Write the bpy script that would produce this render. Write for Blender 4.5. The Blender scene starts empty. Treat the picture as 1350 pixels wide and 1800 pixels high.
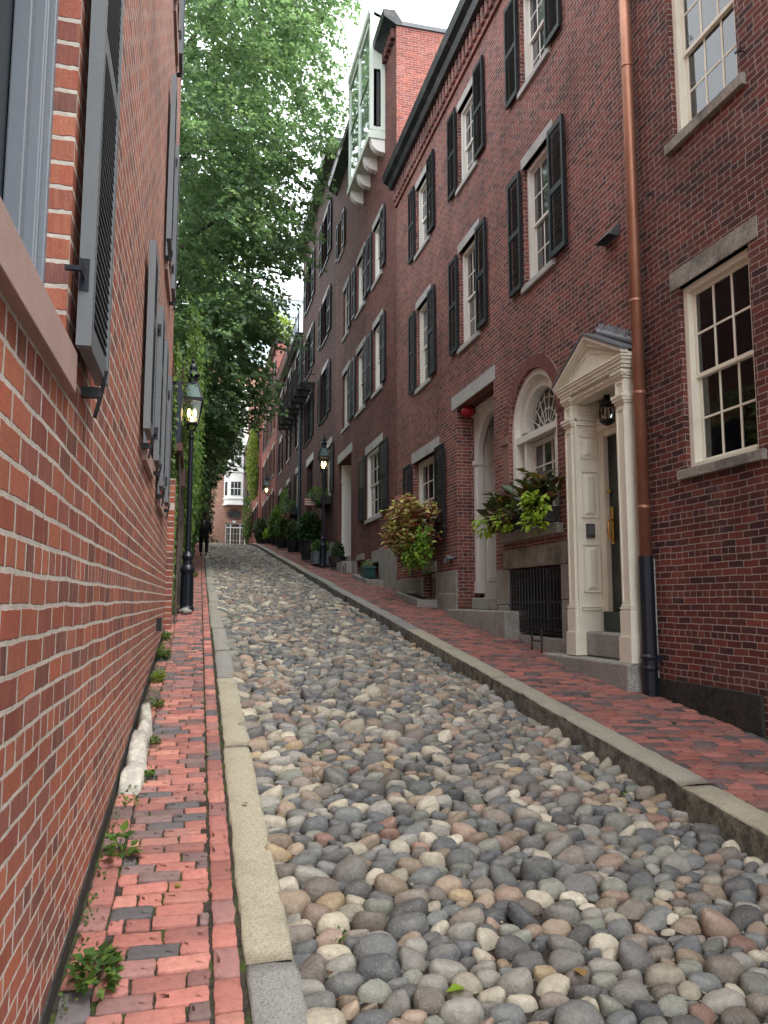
import bpy, math, random
import numpy as np
from mathutils import Vector, Matrix
random.seed(7); RNG=np.random.default_rng(7)
S=bpy.context.scene; COL=S.collection
# ------------------------------------------------------------------ camera, light
PITCH=math.radians(6.498); HEAD=math.radians(13.552)
cd=bpy.data.cameras.new('camera'); cam=bpy.data.objects.new('camera',cd); COL.objects.link(cam)
cam.location=(0,0,1.6); cam.rotation_euler=(math.pi/2+PITCH,0,-HEAD)
cd.sensor_fit='VERTICAL'; cd.sensor_height=36; cd.lens=36*1352/1800; cd.clip_start=.05; cd.clip_end=2000
S.camera=cam
SUN_EL=math.radians(65); SUN_AZ=math.radians(132)
w=bpy.data.worlds.new('World'); S.world=w; w.use_nodes=True
wn=w.node_tree; wn.nodes.clear()
sky=wn.nodes.new('ShaderNodeTexSky'); sky.sky_type='NISHITA'; sky.sun_disc=False
sky.sun_elevation=SUN_EL; sky.sun_rotation=SUN_AZ; sky.dust_density=3
hs=wn.nodes.new('ShaderNodeHueSaturation'); hs.inputs['Saturation'].default_value=.25
b1=wn.nodes.new('ShaderNodeBackground'); b1.inputs['Strength'].default_value=.12
b2=wn.nodes.new('ShaderNodeBackground'); b2.inputs['Color'].default_value=(.93,.97,1,1); b2.inputs['Strength'].default_value=1.0
ad=wn.nodes.new('ShaderNodeAddShader'); wo=wn.nodes.new('ShaderNodeOutputWorld')
wn.links.new(sky.outputs[0],hs.inputs['Color']); wn.links.new(hs.outputs[0],b1.inputs['Color'])
wn.links.new(b1.outputs[0],ad.inputs[0]); wn.links.new(b2.outputs[0],ad.inputs[1]); wn.links.new(ad.outputs[0],wo.inputs[0])
sl=bpy.data.lights.new('sun','SUN'); sl.energy=1.25; sl.angle=math.radians(22); sl.color=(1,.96,.9)
so=bpy.data.objects.new('sun',sl); COL.objects.link(so)
sd=Vector((math.sin(SUN_AZ)*math.cos(SUN_EL),math.cos(SUN_AZ)*math.cos(SUN_EL),math.sin(SUN_EL)))
so.rotation_euler=sd.to_track_quat('Z','Y').to_euler()
S.view_settings.view_transform='Standard'; S.view_settings.look='None'; S.view_settings.exposure=1.25; S.view_settings.gamma=1
S.render.engine='CYCLES'
try: S.cycles.max_bounces=7; S.cycles.transparent_max_bounces=8
except Exception: pass

# ------------------------------------------------------------------ node helper
class NT:
    def __init__(s,name):
        s.m=bpy.data.materials.new(name); s.m.use_nodes=True; s.t=s.m.node_tree
        s.b=s.t.nodes['Principled BSDF']; s.o=s.t.nodes['Material Output']
    def n(s,t,ins={},**kw):
        x=s.t.nodes.new(t)
        for k,v in kw.items(): setattr(x,k,v)
        for k,v in ins.items(): s.put(x.inputs[k],v)
        return x
    def put(s,i,v):
        if isinstance(v,bpy.types.NodeSocket): s.t.links.new(v,i)
        elif isinstance(v,bpy.types.Node): s.t.links.new(v.outputs[0],i)
        else: i.default_value=v
    def M(s,op,a,b=0.,c=None):
        x=s.t.nodes.new('ShaderNodeMath'); x.operation=op; s.put(x.inputs[0],a); s.put(x.inputs[1],b)
        if c is not None: s.put(x.inputs[2],c)
        return x.outputs[0]
    def noise(s,sc,det=3,rough=.6,vec=None,out=0):
        x=s.n('ShaderNodeTexNoise'); x.inputs['Scale'].default_value=sc; x.inputs['Detail'].default_value=det; x.inputs['Roughness'].default_value=rough
        s.put(x.inputs['Vector'],vec if vec is not None else s.pos())
        return x.outputs[out]
    def pos(s):
        if not hasattr(s,'_g'): s._g=s.n('ShaderNodeNewGeometry')
        return s._g.outputs['Position']
    def ramp(s,fac,stops,mode='LINEAR'):
        x=s.n('ShaderNodeValToRGB'); x.color_ramp.interpolation=mode; e=x.color_ramp.elements
        while len(e)<len(stops): e.new(.5)
        for i,(p,c) in enumerate(stops):
            e[i].position=p; e[i].color=(c[0],c[1],c[2],1)
        s.put(x.inputs[0],fac); return x.outputs[0]
    def mix(s,f,a,b,mode='MIX'):
        x=s.n('ShaderNodeMix',data_type='RGBA',blend_type=mode); s.put(x.inputs[0],f)
        for i,v in ((6,a),(7,b)):
            if isinstance(v,tuple): v=(v[0],v[1],v[2],1)
            s.put(x.inputs[i],v)
        return x.outputs[2]
    def rng(s,v,a,b,c,d):
        x=s.n('ShaderNodeMapRange'); s.put(x.inputs[0],v)
        for i,k in enumerate((a,b,c,d)): s.put(x.inputs[i+1],k)
        return x.outputs[0]
    def bump(s,h,st=.5,dist=.01):
        x=s.n('ShaderNodeBump'); x.inputs['Strength'].default_value=st; x.inputs['Distance'].default_value=dist
        s.put(x.inputs['Height'],h); s.t.links.new(x.outputs[0],s.b.inputs['Normal'])
    def attr(s,nm):
        return s.n('ShaderNodeAttribute',attribute_name=nm).outputs['Fac']
    def fin(s,col,rough=.8,spec=None,metal=None):
        s.put(s.b.inputs['Base Color'],(col[0],col[1],col[2],1) if isinstance(col,tuple) else col); s.put(s.b.inputs['Roughness'],rough)
        if spec is not None: s.b.inputs['Specular IOR Level'].default_value=spec
        if metal is not None: s.b.inputs['Metallic'].default_value=metal
        return s.m

def brick_mat(name,tones,mortar,h=.0677,wd=.21,mw=.011,stain=.5,bmp=.6,streak=0.,proud=0.,stainc=(.25,.2,.19),hdr=6.,rev=1.,warp=0.):
    s=NT(name); P=s.pos(); N=s._g.outputs['True Normal']
    sp=s.n('ShaderNodeSeparateXYZ',{0:P}); sn=s.n('ShaderNodeSeparateXYZ',{0:N})
    ax=s.M('GREATER_THAN',s.M('ABSOLUTE',sn.outputs[0]),.6)
    u=s.M('ADD',s.M('MULTIPLY',sp.outputs[1],ax),s.M('MULTIPLY',s.M('MULTIPLY',sp.outputs[0],rev),s.M('SUBTRACT',1.,ax)))
    v=sp.outputs[2]
    if warp:
        q=s.M('MAXIMUM',s.M('SUBTRACT',1.6,v),0.); v=s.M('SUBTRACT',v,s.M('MULTIPLY',s.M('MULTIPLY',q,q),warp))
    dn=s.n('ShaderNodeSeparateXYZ',{0:s.noise(2.2,3,.5,out=1)})
    dn2=s.n('ShaderNodeSeparateXYZ',{0:s.noise(45,2,.6,out=1)})
    u=s.M('ADD',u,s.M('MULTIPLY',s.M('SUBTRACT',dn.outputs[0],.5),.012))
    v=s.M('ADD',v,s.M('MULTIPLY',s.M('SUBTRACT',dn.outputs[1],.5),.03))
    u=s.M('ADD',u,s.M('MULTIPLY',s.M('SUBTRACT',dn2.outputs[0],.5),.008))
    v=s.M('ADD',v,s.M('MULTIPLY',s.M('SUBTRACT',dn2.outputs[1],.5),.006))
    vr=s.M('DIVIDE',v,h); row=s.M('FLOOR',vr); fv=s.M('FRACT',vr)
    isH=s.M('LESS_THAN',s.M('FLOORED_MODULO',row,hdr),.5)
    ww=s.M('MULTIPLY',wd,s.M('SUBTRACT',1.,s.M('MULTIPLY',isH,.5)))
    rj=s.n('ShaderNodeTexWhiteNoise',{'W':row},noise_dimensions='1D').outputs[0]
    uu=s.M('ADD',s.M('DIVIDE',u,ww),s.M('ADD',s.M('MULTIPLY',s.M('FLOORED_MODULO',row,2.),.5),s.M('MULTIPLY',rj,.18)))
    cid=s.M('FLOOR',uu); fu=s.M('FRACT',uu)
    du=s.M('MULTIPLY',s.M('MINIMUM',fu,s.M('SUBTRACT',1.,fu)),ww)
    dv=s.M('MULTIPLY',s.M('MINIMUM',fv,s.M('SUBTRACT',1.,fv)),h)
    cv=s.n('ShaderNodeCombineXYZ',{0:row,1:cid,2:0.})
    rn=s.n('ShaderNodeTexWhiteNoise',{'Vector':cv},noise_dimensions='3D')
    rs=s.n('ShaderNodeSeparateXYZ',{0:rn.outputs[1]})
    mwv=s.M('ADD',mw*.5,s.M('MULTIPLY',s.M('SUBTRACT',s.noise(30,3,.7),.5),mw*.9))
    d=s.M('MINIMUM',du,dv)
    mask=s.rng(s.M('SUBTRACT',d,mwv),-.001,.0018,0.,1.)
    n=len(tones); base=s.ramp(rs.outputs[0],[(i/n,t) for i,t in enumerate(tones)],'CONSTANT')
    br=s.rng(rs.outputs[1],0,1,.78,1.2)
    base=s.mix(1.,base,s.n('ShaderNodeCombineXYZ',{0:br,1:br,2:br}).outputs[0],'MULTIPLY')
    fine=s.noise(60,4,.75); base=s.mix(s.rng(fine,.35,.7,0.,.6),base,tuple(c*.45 for c in tones[0]))
    if streak:
        mp=s.n('ShaderNodeMapping',{0:P}); mp.inputs['Scale'].default_value=(60,60,5)
        st=s.noise(1.,3,.6,vec=mp.outputs[0]); base=s.mix(s.rng(st,.45,.75,0.,streak),base,(.40,.16,.085))
    mo=s.mix(s.rng(s.noise(25,3),.3,.7,0,1),tuple(c*.7 for c in mortar),mortar)
    col=s.mix(mask,mo,base)
    big=s.rng(s.noise(.7,4,.65),.42,.72,0.,stain)
    col=s.mix(big,col,s.mix(1.,col,stainc,'MULTIPLY'))
    mpv=s.n('ShaderNodeMapping',{0:P}); mpv.inputs['Scale'].default_value=(2.2,2.2,.28)
    col=s.mix(s.rng(s.noise(1.,5,.7,vec=mpv.outputs[0]),.48,.75,0.,.5*min(1,stain*1.6)),col,s.mix(1.,col,(.5,.46,.46),'MULTIPLY'))
    eff=s.rng(s.noise(1.7,5,.7),.58,.75,0.,.35); col=s.mix(eff,col,s.mix(.5,col,(.45,.33,.32)))
    hgt=s.M('ADD',s.M('MULTIPLY',mask,-proud if proud else 1.),s.M('MULTIPLY',s.noise(120,3,.7),.35))
    hgt=s.M('ADD',hgt,s.M('MULTIPLY',rs.outputs[2],.25))
    s.bump(hgt,bmp,.006)
    return s.fin(col,s.rng(fine,0,1,.62,.85) if streak else s.rng(fine,0,1,.72,.92),.5 if streak else .3)

def speck(name,c1,c2,c3=None,sc=120,rough=.85,bmp=.4,big=.5,spots=None):
    s=NT(name); n1=s.noise(sc,3,.7); n2=s.noise(2.5,5,.7)
    c=s.mix(s.rng(n1,.38,.62,0,1),c1,c2)
    if c3: c=s.mix(s.rng(n2,.45,.7,0,big),c,c3)
    s.bump(s.M('ADD',n1,s.M('MULTIPLY',s.noise(14,4,.6),1.5)),bmp,.006)
    return s.fin(c,rough,.3)
def paint(name,c,rough=.45,var=.12,dirt=(.25,.23,.2),bmp=.12,dsc=3.):
    s=NT(name); d=s.rng(s.noise(dsc,6,.7),.5,.8,0,var*3); c1=s.mix(d,c,s.mix(.5,c,dirt))
    c1=s.mix(s.rng(s.noise(35,3),.3,.7,0,var),c1,tuple(x*.72 for x in c))
    c1=s.mix(s.rng(s.noise(140,2,.6),.70,.74,0,var*2.5),c1,dirt); s.bump(s.M('ADD',s.noise(90,2),s.M('MULTIPLY',s.noise(16,3),1.5)),bmp*1.3,.003); return s.fin(c1,s.rng(s.noise(20),.2,.8,rough*.8,rough*1.3),.4)
def leafm(name,stops,trans=.45,rough=.45):
    s=NT(name); c=s.ramp(s.attr('rnd'),stops); c=s.mix(s.rng(s.noise(9,2),.3,.7,0,.35),c,s.mix(1.,c,(.45,.5,.4),'MULTIPLY'))
    s.fin(c,rough,.35); tr=s.n('ShaderNodeBsdfTranslucent',{0:s.mix(.35,c,(.25,.42,.05))}); mx=s.n('ShaderNodeMixShader',{0:trans,1:s.b,2:tr})
    s.t.links.new(mx.outputs[0],s.o.inputs[0]); return s.m
def emis(name,c,st):
    s=NT(name); s.b.inputs['Emission Color'].default_value=(*c,1); s.b.inputs['Emission Strength'].default_value=st; return s.fin(c,.4)
def glassm(name,tr=.75,tint=(.8,.85,.85),rough=.03):
    s=NT(name); g=s.n('ShaderNodeBsdfGlossy'); g.inputs['Roughness'].default_value=rough
    t=s.n('ShaderNodeBsdfTransparent'); t.inputs[0].default_value=(*tint,1)
    bp=s.n('ShaderNodeBump'); bp.inputs['Strength'].default_value=.08; bp.inputs['Distance'].default_value=.02; s.put(bp.inputs['Height'],s.noise(3,2)); s.t.links.new(bp.outputs[0],g.inputs['Normal'])
    f=s.n('ShaderNodeFresnel',{0:1.5}); fa=s.M('ADD',s.M('MULTIPLY',f.outputs[0],1.3),.04)
    mx=s.n('ShaderNodeMixShader',{0:fa,1:t,2:g}); s.t.links.new(mx.outputs[0],s.o.inputs[0]); return s.m

M={}
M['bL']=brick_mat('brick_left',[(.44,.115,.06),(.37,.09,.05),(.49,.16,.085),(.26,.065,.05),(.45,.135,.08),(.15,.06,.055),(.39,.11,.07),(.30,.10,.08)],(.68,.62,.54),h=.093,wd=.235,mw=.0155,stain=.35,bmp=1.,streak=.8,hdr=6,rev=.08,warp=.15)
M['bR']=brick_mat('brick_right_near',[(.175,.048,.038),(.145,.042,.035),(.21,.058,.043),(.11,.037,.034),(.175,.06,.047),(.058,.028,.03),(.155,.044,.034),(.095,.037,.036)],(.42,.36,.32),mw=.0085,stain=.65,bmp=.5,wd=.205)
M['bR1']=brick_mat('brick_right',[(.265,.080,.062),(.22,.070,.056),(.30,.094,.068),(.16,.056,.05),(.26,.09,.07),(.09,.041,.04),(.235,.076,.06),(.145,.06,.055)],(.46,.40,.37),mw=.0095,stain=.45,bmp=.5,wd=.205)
M['bR2']=brick_mat('brick_dark',[(.175,.054,.043),(.135,.045,.038),(.21,.066,.050),(.088,.036,.035),(.15,.053,.045)],(.26,.20,.18),mw=.0085,stain=.5,bmp=.5)
M['bR3']=brick_mat('brick_brown',[(.10,.040,.034),(.078,.034,.03),(.12,.046,.038),(.06,.03,.03)],(.19,.15,.13),mw=.007,stain=.4,bmp=.4)
M['bR5']=brick_mat('brick_bright',[(.34,.085,.058),(.30,.075,.055),(.38,.11,.075),(.24,.07,.055),(.33,.1,.08)],(.42,.33,.29),mw=.009,stain=.2,bmp=.4)
M['bE']=brick_mat('brick_end',[(.36,.17,.12),(.30,.13,.09),(.42,.22,.15),(.25,.11,.08)],(.45,.35,.27),mw=.012,stain=.2,bmp=.3)
M['gran']=speck('granite',(.19,.185,.17),(.42,.41,.38),(.17,.155,.12),sc=55,bmp=.45,big=.7)
M['granL']=speck('granite_lintel',(.33,.33,.32),(.46,.46,.44),(.2,.19,.17),sc=60,bmp=.25,big=.45)
M['granS']=speck('granite_stained',(.22,.2,.17),(.36,.34,.3),(.075,.07,.06),sc=50,bmp=.5,big=.9)
M['brown']=speck('brownstone',(.36,.245,.215),(.44,.31,.27),(.28,.18,.15),sc=150,bmp=.2,rough=.8)
M['stucco']=speck('black_parging',(.018,.018,.017),(.04,.038,.034),(.075,.07,.058),sc=14,bmp=.7,big=.35)
M['white']=paint('white_paint',(.72,.70,.64),.4,.12)
M['cream']=paint('cream_paint',(.78,.75,.63),.42,.2,dirt=(.3,.26,.16))
M['greyw']=paint('greyish_white_paint',(.72,.70,.66),.45,.1)
M['baygreen']=paint('pale_green_paint',(.55,.62,.54),.4,.1)
M['shut']=paint('black_green_shutter_paint',(.005,.008,.0115),.42,.1,dirt=(.014,.017,.02))
M['shutg']=paint('grey_shutter_paint',(.15,.165,.175),.42,.15,dirt=(.09,.09,.09))
M['shutd']=paint('dark_grey_shutter_back',(.05,.055,.06),.45,.15)
M['frameg']=paint('blue_grey_frame_paint',(.17,.195,.225),.35,.1)
M['maroon']=paint('maroon_metal_paint',(.10,.042,.035),.45,.15,dirt=(.05,.04,.03))
M['iron']=paint('black_iron',(.008,.009,.011),.38,.3,dirt=(.03,.028,.025))
M['ironb']=paint('blue_black_iron',(.008,.011,.019),.40,.12,dirt=(.02,.024,.03))
M['slate']=paint('slate',(.11,.12,.13),.5,.2)
M['gut']=paint('dark_gutter',(.02,.024,.028),.35,.3)
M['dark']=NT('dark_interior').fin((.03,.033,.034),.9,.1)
M['door']=paint('dark_green_door',(.008,.02,.016),.3,.2)
M['doorb']=paint('dark_blue_door',(.01,.014,.03),.35,.2)
M['brass']=NT('brass').fin((.62,.42,.13),.25,None,1.)
s=NT('copper'); M['copper']=s.fin(s.mix(s.rng(s.noise(2.2,5,.7),.35,.7,0,1),(.46,.225,.15),(.32,.15,.095)),s.rng(s.noise(6),.2,.8,.4,.55),None,.65)
M['glass']=glassm('window_glass')
s=NT('dark_pane'); s.bump(s.noise(2.5,2),.06,.03); M['pane']=s.fin(s.mix(s.rng(s.noise(1.3,2),.35,.65,0,1),(.012,.015,.017),(.06,.068,.07)),.05,.9); M['screen']=NT('insect_screen').fin((.035,.045,.055),.5,.5)
M['paneL']=NT('reflective_pane').fin((.35,.42,.42),.04,1.,.75)
M['curt']=paint('curtain',(.75,.74,.68),.8,.1)
M['blind']=paint('blind',(.62,.62,.6),.7,.1)
M['teal']=paint('teal_pot',(.02,.10,.10),.4,.2); M['pot']=paint('dark_pot',(.012,.014,.016),.5,.3); M['potg']=paint('grey_planter',(.10,.13,.16),.5,.3)
M['red']=paint('red_bell_paint',(.32,.01,.02),.3,.1)
M['bark']=speck('bark',(.05,.042,.034),(.13,.11,.09),(.03,.028,.02),sc=40,bmp=1.,rough=.95)
M['tower']=paint('pale_tower',(.62,.70,.76),.6,.1)
M['bayw']=paint('bay_white',(.80,.79,.76),.5,.06)
M['wst']=speck('whitewashed_stone',(.40,.38,.33),(.58,.55,.48),(.12,.11,.085),sc=14,bmp=1.,big=.9)
M['dirt']=None
s=NT('soil'); n=s.noise(18,5,.7); c=s.mix(s.rng(n,.35,.65,0,1),(.022,.017,.013),(.07,.056,.044)); c=s.mix(s.rng(s.noise(3.5,4,.7),.60,.72,0,.6),c,(.06,.085,.02)); s.bump(s.M('ADD',n,s.noise(90,3)),1.,.02); M['soil']=s.fin(c,.95,.2)
s=NT('joint_moss'); n=s.noise(40,4,.7); c=s.mix(s.rng(n,.35,.65,0,1),(.02,.017,.013),(.06,.05,.04)); c=s.mix(s.rng(s.noise(5,4,.7),.48,.62,0,.8),c,(.05,.075,.012)); s.bump(n,1.,.01); M['joint']=s.fin(c,.95,.2)
# cobble stones
s=NT('cobblestone')
c=s.ramp(s.attr('rnd'),[(0,(.12,.118,.11)),(.09,(.24,.23,.20)),(.18,(.29,.225,.16)),(.27,(.145,.15,.145)),(.36,(.37,.33,.25)),(.45,(.20,.17,.14)),(.54,(.10,.105,.108)),(.62,(.19,.195,.16)),(.70,(.28,.20,.15)),(.77,(.44,.40,.31)),(.84,(.26,.245,.215)),(.9,(.135,.145,.14)),(.965,(.33,.25,.15)),(.988,(.27,.16,.12))],'CONSTANT')
b_=s.rng(s.attr('rnd2'),0,1,.72,1.45); c=s.mix(1.,c,s.n('ShaderNodeCombineXYZ',{0:b_,1:b_,2:b_}).outputs[0],'MULTIPLY')
n1=s.noise(38,5,.75); n2=s.noise(9,4,.65); c=s.mix(s.rng(n1,.42,.68,0,.5),c,s.mix(1.,c,(.42,.40,.38),'MULTIPLY')); c=s.mix(s.rng(n2,.55,.75,0,.35),c,(.40,.37,.31))
n3=s.noise(160,2,.6); c=s.mix(s.rng(n3,.62,.7,0,.5),c,(.5,.48,.44))
s.bump(s.M('ADD',s.M('MULTIPLY',n2,2.),s.M('ADD',n1,s.M('MULTIPLY',n3,.3))),.7,.010); M['cob']=s.fin(c,s.rng(n1,.2,.8,.42,.7),.5)
def paver(name,st):
    s=NT(name); c=s.ramp(s.attr('rnd'),st,'CONSTANT'); b_=s.rng(s.attr('rnd2'),0,1,.75,1.2); c=s.mix(1.,c,s.n('ShaderNodeCombineXYZ',{0:b_,1:b_,2:b_}).outputs[0],'MULTIPLY')
    n1=s.noise(30,5,.75); c=s.mix(s.rng(n1,.45,.7,0,.6),c,s.mix(1.,c,(.5,.48,.5),'MULTIPLY')); n2=s.noise(2.2,4,.7); c=s.mix(s.rng(n2,.5,.75,0,.5),c,(.14,.115,.11))
    s.bump(s.M('ADD',n1,s.M('MULTIPLY',s.noise(110,3,.7),.5)),.6,.006); return s.fin(c,s.rng(n1,.2,.8,.6,.85),.35)
M['pavL']=paver('paver_brick',[(0,(.42,.165,.13)),(.27,(.36,.145,.12)),(.45,(.28,.14,.125)),(.58,(.12,.108,.11)),(.72,(.20,.13,.12)),(.86,(.46,.20,.155))])
M['pavR']=paver('paver_brick_worn',[(0,(.32,.125,.10)),(.22,(.27,.11,.09)),(.42,(.22,.105,.095)),(.58,(.10,.082,.082)),(.74,(.15,.095,.09)),(.85,(.34,.12,.095))])
s=NT('kerb_granite'); n1=s.noise(110,3,.8); c=s.mix(s.attr('rnd'),(.30,.30,.28),(.46,.42,.31)); c=s.mix(s.rng(n1,.45,.62,0,.75),c,s.mix(1.,c,(.42,.40,.38),'MULTIPLY'))
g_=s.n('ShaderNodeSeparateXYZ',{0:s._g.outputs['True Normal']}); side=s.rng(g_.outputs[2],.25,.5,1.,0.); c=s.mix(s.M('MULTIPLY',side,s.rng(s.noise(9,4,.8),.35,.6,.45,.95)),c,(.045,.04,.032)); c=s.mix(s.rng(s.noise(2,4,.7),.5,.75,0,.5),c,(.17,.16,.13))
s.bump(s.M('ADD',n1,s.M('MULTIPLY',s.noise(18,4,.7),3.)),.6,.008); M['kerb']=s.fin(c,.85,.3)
M['lfTree']=leafm('tree_leaf',[(0,(.09,.15,.10)),(.4,(.15,.245,.15)),(.75,(.20,.305,.18)),(1,(.30,.38,.20))],.62)
M['lfDark']=leafm('dark_leaf',[(0,(.015,.045,.02)),(.6,(.04,.095,.035)),(1,(.09,.17,.05))],.3)
M['lfIvy']=leafm('ivy_leaf',[(0,(.035,.08,.02)),(.5,(.08,.16,.035)),(1,(.17,.26,.05))],.4)
M['lfIvy2']=leafm('wall_ivy_leaf',[(0,(.02,.05,.015)),(.5,(.04,.10,.02)),(1,(.09,.17,.03))],.3)
M['lfLime']=leafm('lime_leaf',[(0,(.24,.40,.03)),(.6,(.42,.60,.05)),(1,(.55,.70,.08))],.4)
M['lfCol']=leafm('coleus_leaf',[(0,(.18,.025,.04)),(.28,(.34,.06,.05)),(.45,(.45,.21,.09)),(.6,(.62,.50,.17)),(.85,(.66,.60,.22)),(1,(.40,.50,.10))],.3)
M['lfCro']=leafm('croton_leaf',[(0,(.025,.045,.015)),(.35,(.07,.022,.02)),(.6,(.04,.08,.02)),(.85,(.14,.045,.02)),(.97,(.2,.1,.02)),(1,(.45,.30,.03))],.2,.3)
M['lfYel']=leafm('yellow_green_leaf',[(0,(.14,.20,.03)),(.5,(.25,.33,.05)),(1,(.35,.36,.07))],.5)
M['lfDry']=leafm('dry_leaf',[(0,(.12,.05,.025)),(.5,(.2,.09,.04)),(1,(.3,.18,.06))],.1,.8)

# ------------------------------------------------------------------ mesh helpers
def wloc(o):
    v=Vector((0,0,0))
    while o: v+=o.location; o=o.parent
    return v
def tag(o,label=None,cat=None,group=None,kind=None):
    if label: o['label']=label
    if cat: o['category']=cat
    if group: o['group']=group
    if kind: o['kind']=kind
    return o
def thing(name,loc,label,cat,group=None):
    o=bpy.data.objects.new(name,None); o.location=loc; o.empty_display_size=.2; COL.objects.link(o); return tag(o,label,cat,group)
def mkobj(name,me,mat,parent=None,smooth=False,bevel=0,label=None):
    o=bpy.data.objects.new(name,me); COL.objects.link(o)
    if parent: o.parent=parent
    me.materials.append(M[mat] if isinstance(mat,str) else mat)
    if smooth: me.polygons.foreach_set('use_smooth',[True]*len(me.polygons))
    if bevel:
        b=o.modifiers.new('bevel','BEVEL'); b.width=bevel; b.segments=2; b.limit_method='ANGLE'
    if label: o['label']=label
    return o
class MB:
    def __init__(s): s.v=[]; s.f=[]
    def add(s,vs,fs):
        n=len(s.v); s.v+=[tuple(x) for x in vs]; s.f+=[tuple(i+n for i in f) for f in fs]; return s
    def box(s,x0,x1,y0,y1,z0,z1):
        if x0>x1:x0,x1=x1,x0
        if y0>y1:y0,y1=y1,y0
        if z0>z1:z0,z1=z1,z0
        return s.add([(x0,y0,z0),(x1,y0,z0),(x1,y1,z0),(x0,y1,z0),(x0,y0,z1),(x1,y0,z1),(x1,y1,z1),(x0,y1,z1)],
          [(0,3,2,1),(4,5,6,7),(0,1,5,4),(1,2,6,5),(2,3,7,6),(3,0,4,7)])
    def prism(s,pts,ax,a,b):   # pts 2D in the two other axes, order kept
        def P(p,t): return {0:(t,p[0],p[1]),1:(p[0],t,p[1]),2:(p[0],p[1],t)}[ax]
        n=len(pts); s.add([P(p,a) for p in pts]+[P(p,b) for p in pts],[tuple(range(n-1,-1,-1)),tuple(range(n,2*n))]+[(i,(i+1)%n,n+(i+1)%n,n+i) for i in range(n)]); return s
    def tube(s,pts,r,n=8):
        pts=[Vector(p) for p in pts]; rs=r if isinstance(r,(list,tuple)) else [r]*len(pts); base=len(s.v)
        for i,p in enumerate(pts):
            d=(pts[min(i+1,len(pts)-1)]-pts[max(i-1,0)]).normalized(); a=d.orthogonal().normalized() if i==0 else (a-d*a.dot(d)).normalized(); b=d.cross(a)
            for k in range(n):
                t=2*math.pi*k/n; q=p+(a*math.cos(t)+b*math.sin(t))*rs[i]; s.v.append(tuple(q))
        for i in range(len(pts)-1):
            for k in range(n):
                s.f.append((base+i*n+k,base+i*n+(k+1)%n,base+(i+1)*n+(k+1)%n,base+(i+1)*n+k))
        s.f.append(tuple(base+k for k in range(n-1,-1,-1))); s.f.append(tuple(base+(len(pts)-1)*n+k for k in range(n)))
        return s
    def lathe(s,c,prof,n=16,rot=0):   # prof [(r,z)]
        base=len(s.v)
        for r,z in prof:
            for k in range(n):
                t=2*math.pi*k/n+rot; s.v.append((c[0]+r*math.cos(t),c[1]+r*math.sin(t),c[2]+z))
        for i in range(len(prof)-1):
            for k in range(n): s.f.append((base+i*n+k,base+i*n+(k+1)%n,base+(i+1)*n+(k+1)%n,base+(i+1)*n+k))
        s.f.append(tuple(base+k for k in range(n-1,-1,-1))); s.f.append(tuple(base+(len(prof)-1)*n+k for k in range(n)))
        return s
    def build(s,name,mat,parent=None,smooth=False,bevel=0,label=None):
        off=wloc(parent); me=bpy.data.meshes.new(name)
        me.from_pydata([(a-off.x,b-off.y,c-off.z) for a,b,c in s.v],[],s.f); me.update()
        return mkobj(name,me,mat,parent,smooth,bevel,label)
def npmesh(name,V,F,mat,parent=None,smooth=False,attrs=None,label=None):
    """V (n,3) ; F (m,k) equal sized polygons ; attrs {name: per face}"""
    off=np.array(wloc(parent)); V=np.asarray(V,dtype=np.float32)-off.astype(np.float32); F=np.asarray(F,dtype=np.int32)
    me=bpy.data.meshes.new(name); m,k=F.shape
    me.vertices.add(len(V)); me.vertices.foreach_set('co',V.astype(np.float32).ravel())
    me.loops.add(m*k); me.loops.foreach_set('vertex_index',F.ravel())
    me.polygons.add(m); me.polygons.foreach_set('loop_start',np.arange(0,m*k,k,dtype=np.int32))
    try: me.polygons.foreach_set('loop_total',np.full(m,k,dtype=np.int32))
    except Exception: pass
    me.update(calc_edges=True)
    for nm,a in (attrs or {}).items():
        at=me.attributes.new(nm,'FLOAT','FACE'); at.data.foreach_set('value',np.asarray(a,dtype=np.float32))
    if smooth: me.polygons.foreach_set('use_smooth',np.ones(m,dtype=bool))
    me.validate()
    return mkobj(name,me,mat,parent,label=label)
def norm(a): return a/np.maximum(np.linalg.norm(a,axis=1,keepdims=True),1e-9)
def leafmesh(name,P,D,N,L,mat,parent=None,wr=.36,rnd=None,label=None,fold=.25):
    """pointed folded leaves: base P, direction D, normal N, length L"""
    n=len(P); D=norm(D); W=norm(np.cross(D,N)); N=np.cross(W,D); L=np.asarray(L).reshape(-1,1)*np.ones((n,1))
    a=P; b=P+D*L*.42+W*L*wr+N*L*fold*wr; c=P+D*L-N*L*.12; d=P+D*L*.42-W*L*wr+N*L*fold*wr; e=P+D*L*.5-N*L*.02
    V=np.stack([a,b,e,d,c],1).reshape(-1,3); i=np.arange(n)[:,None]*5
    F=np.concatenate([i+[0,1,2],i+[1,4,2],i+[0,2,3],i+[2,4,3]],0)
    rnd=RNG.random(n) if rnd is None else rnd
    return npmesh(name,V,F,mat,parent,False,{'rnd':np.tile(rnd,4)},label)
def rdir(n,up=.0):
    v=RNG.normal(size=(n,3)); v[:,2]+=up; return norm(v)

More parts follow.
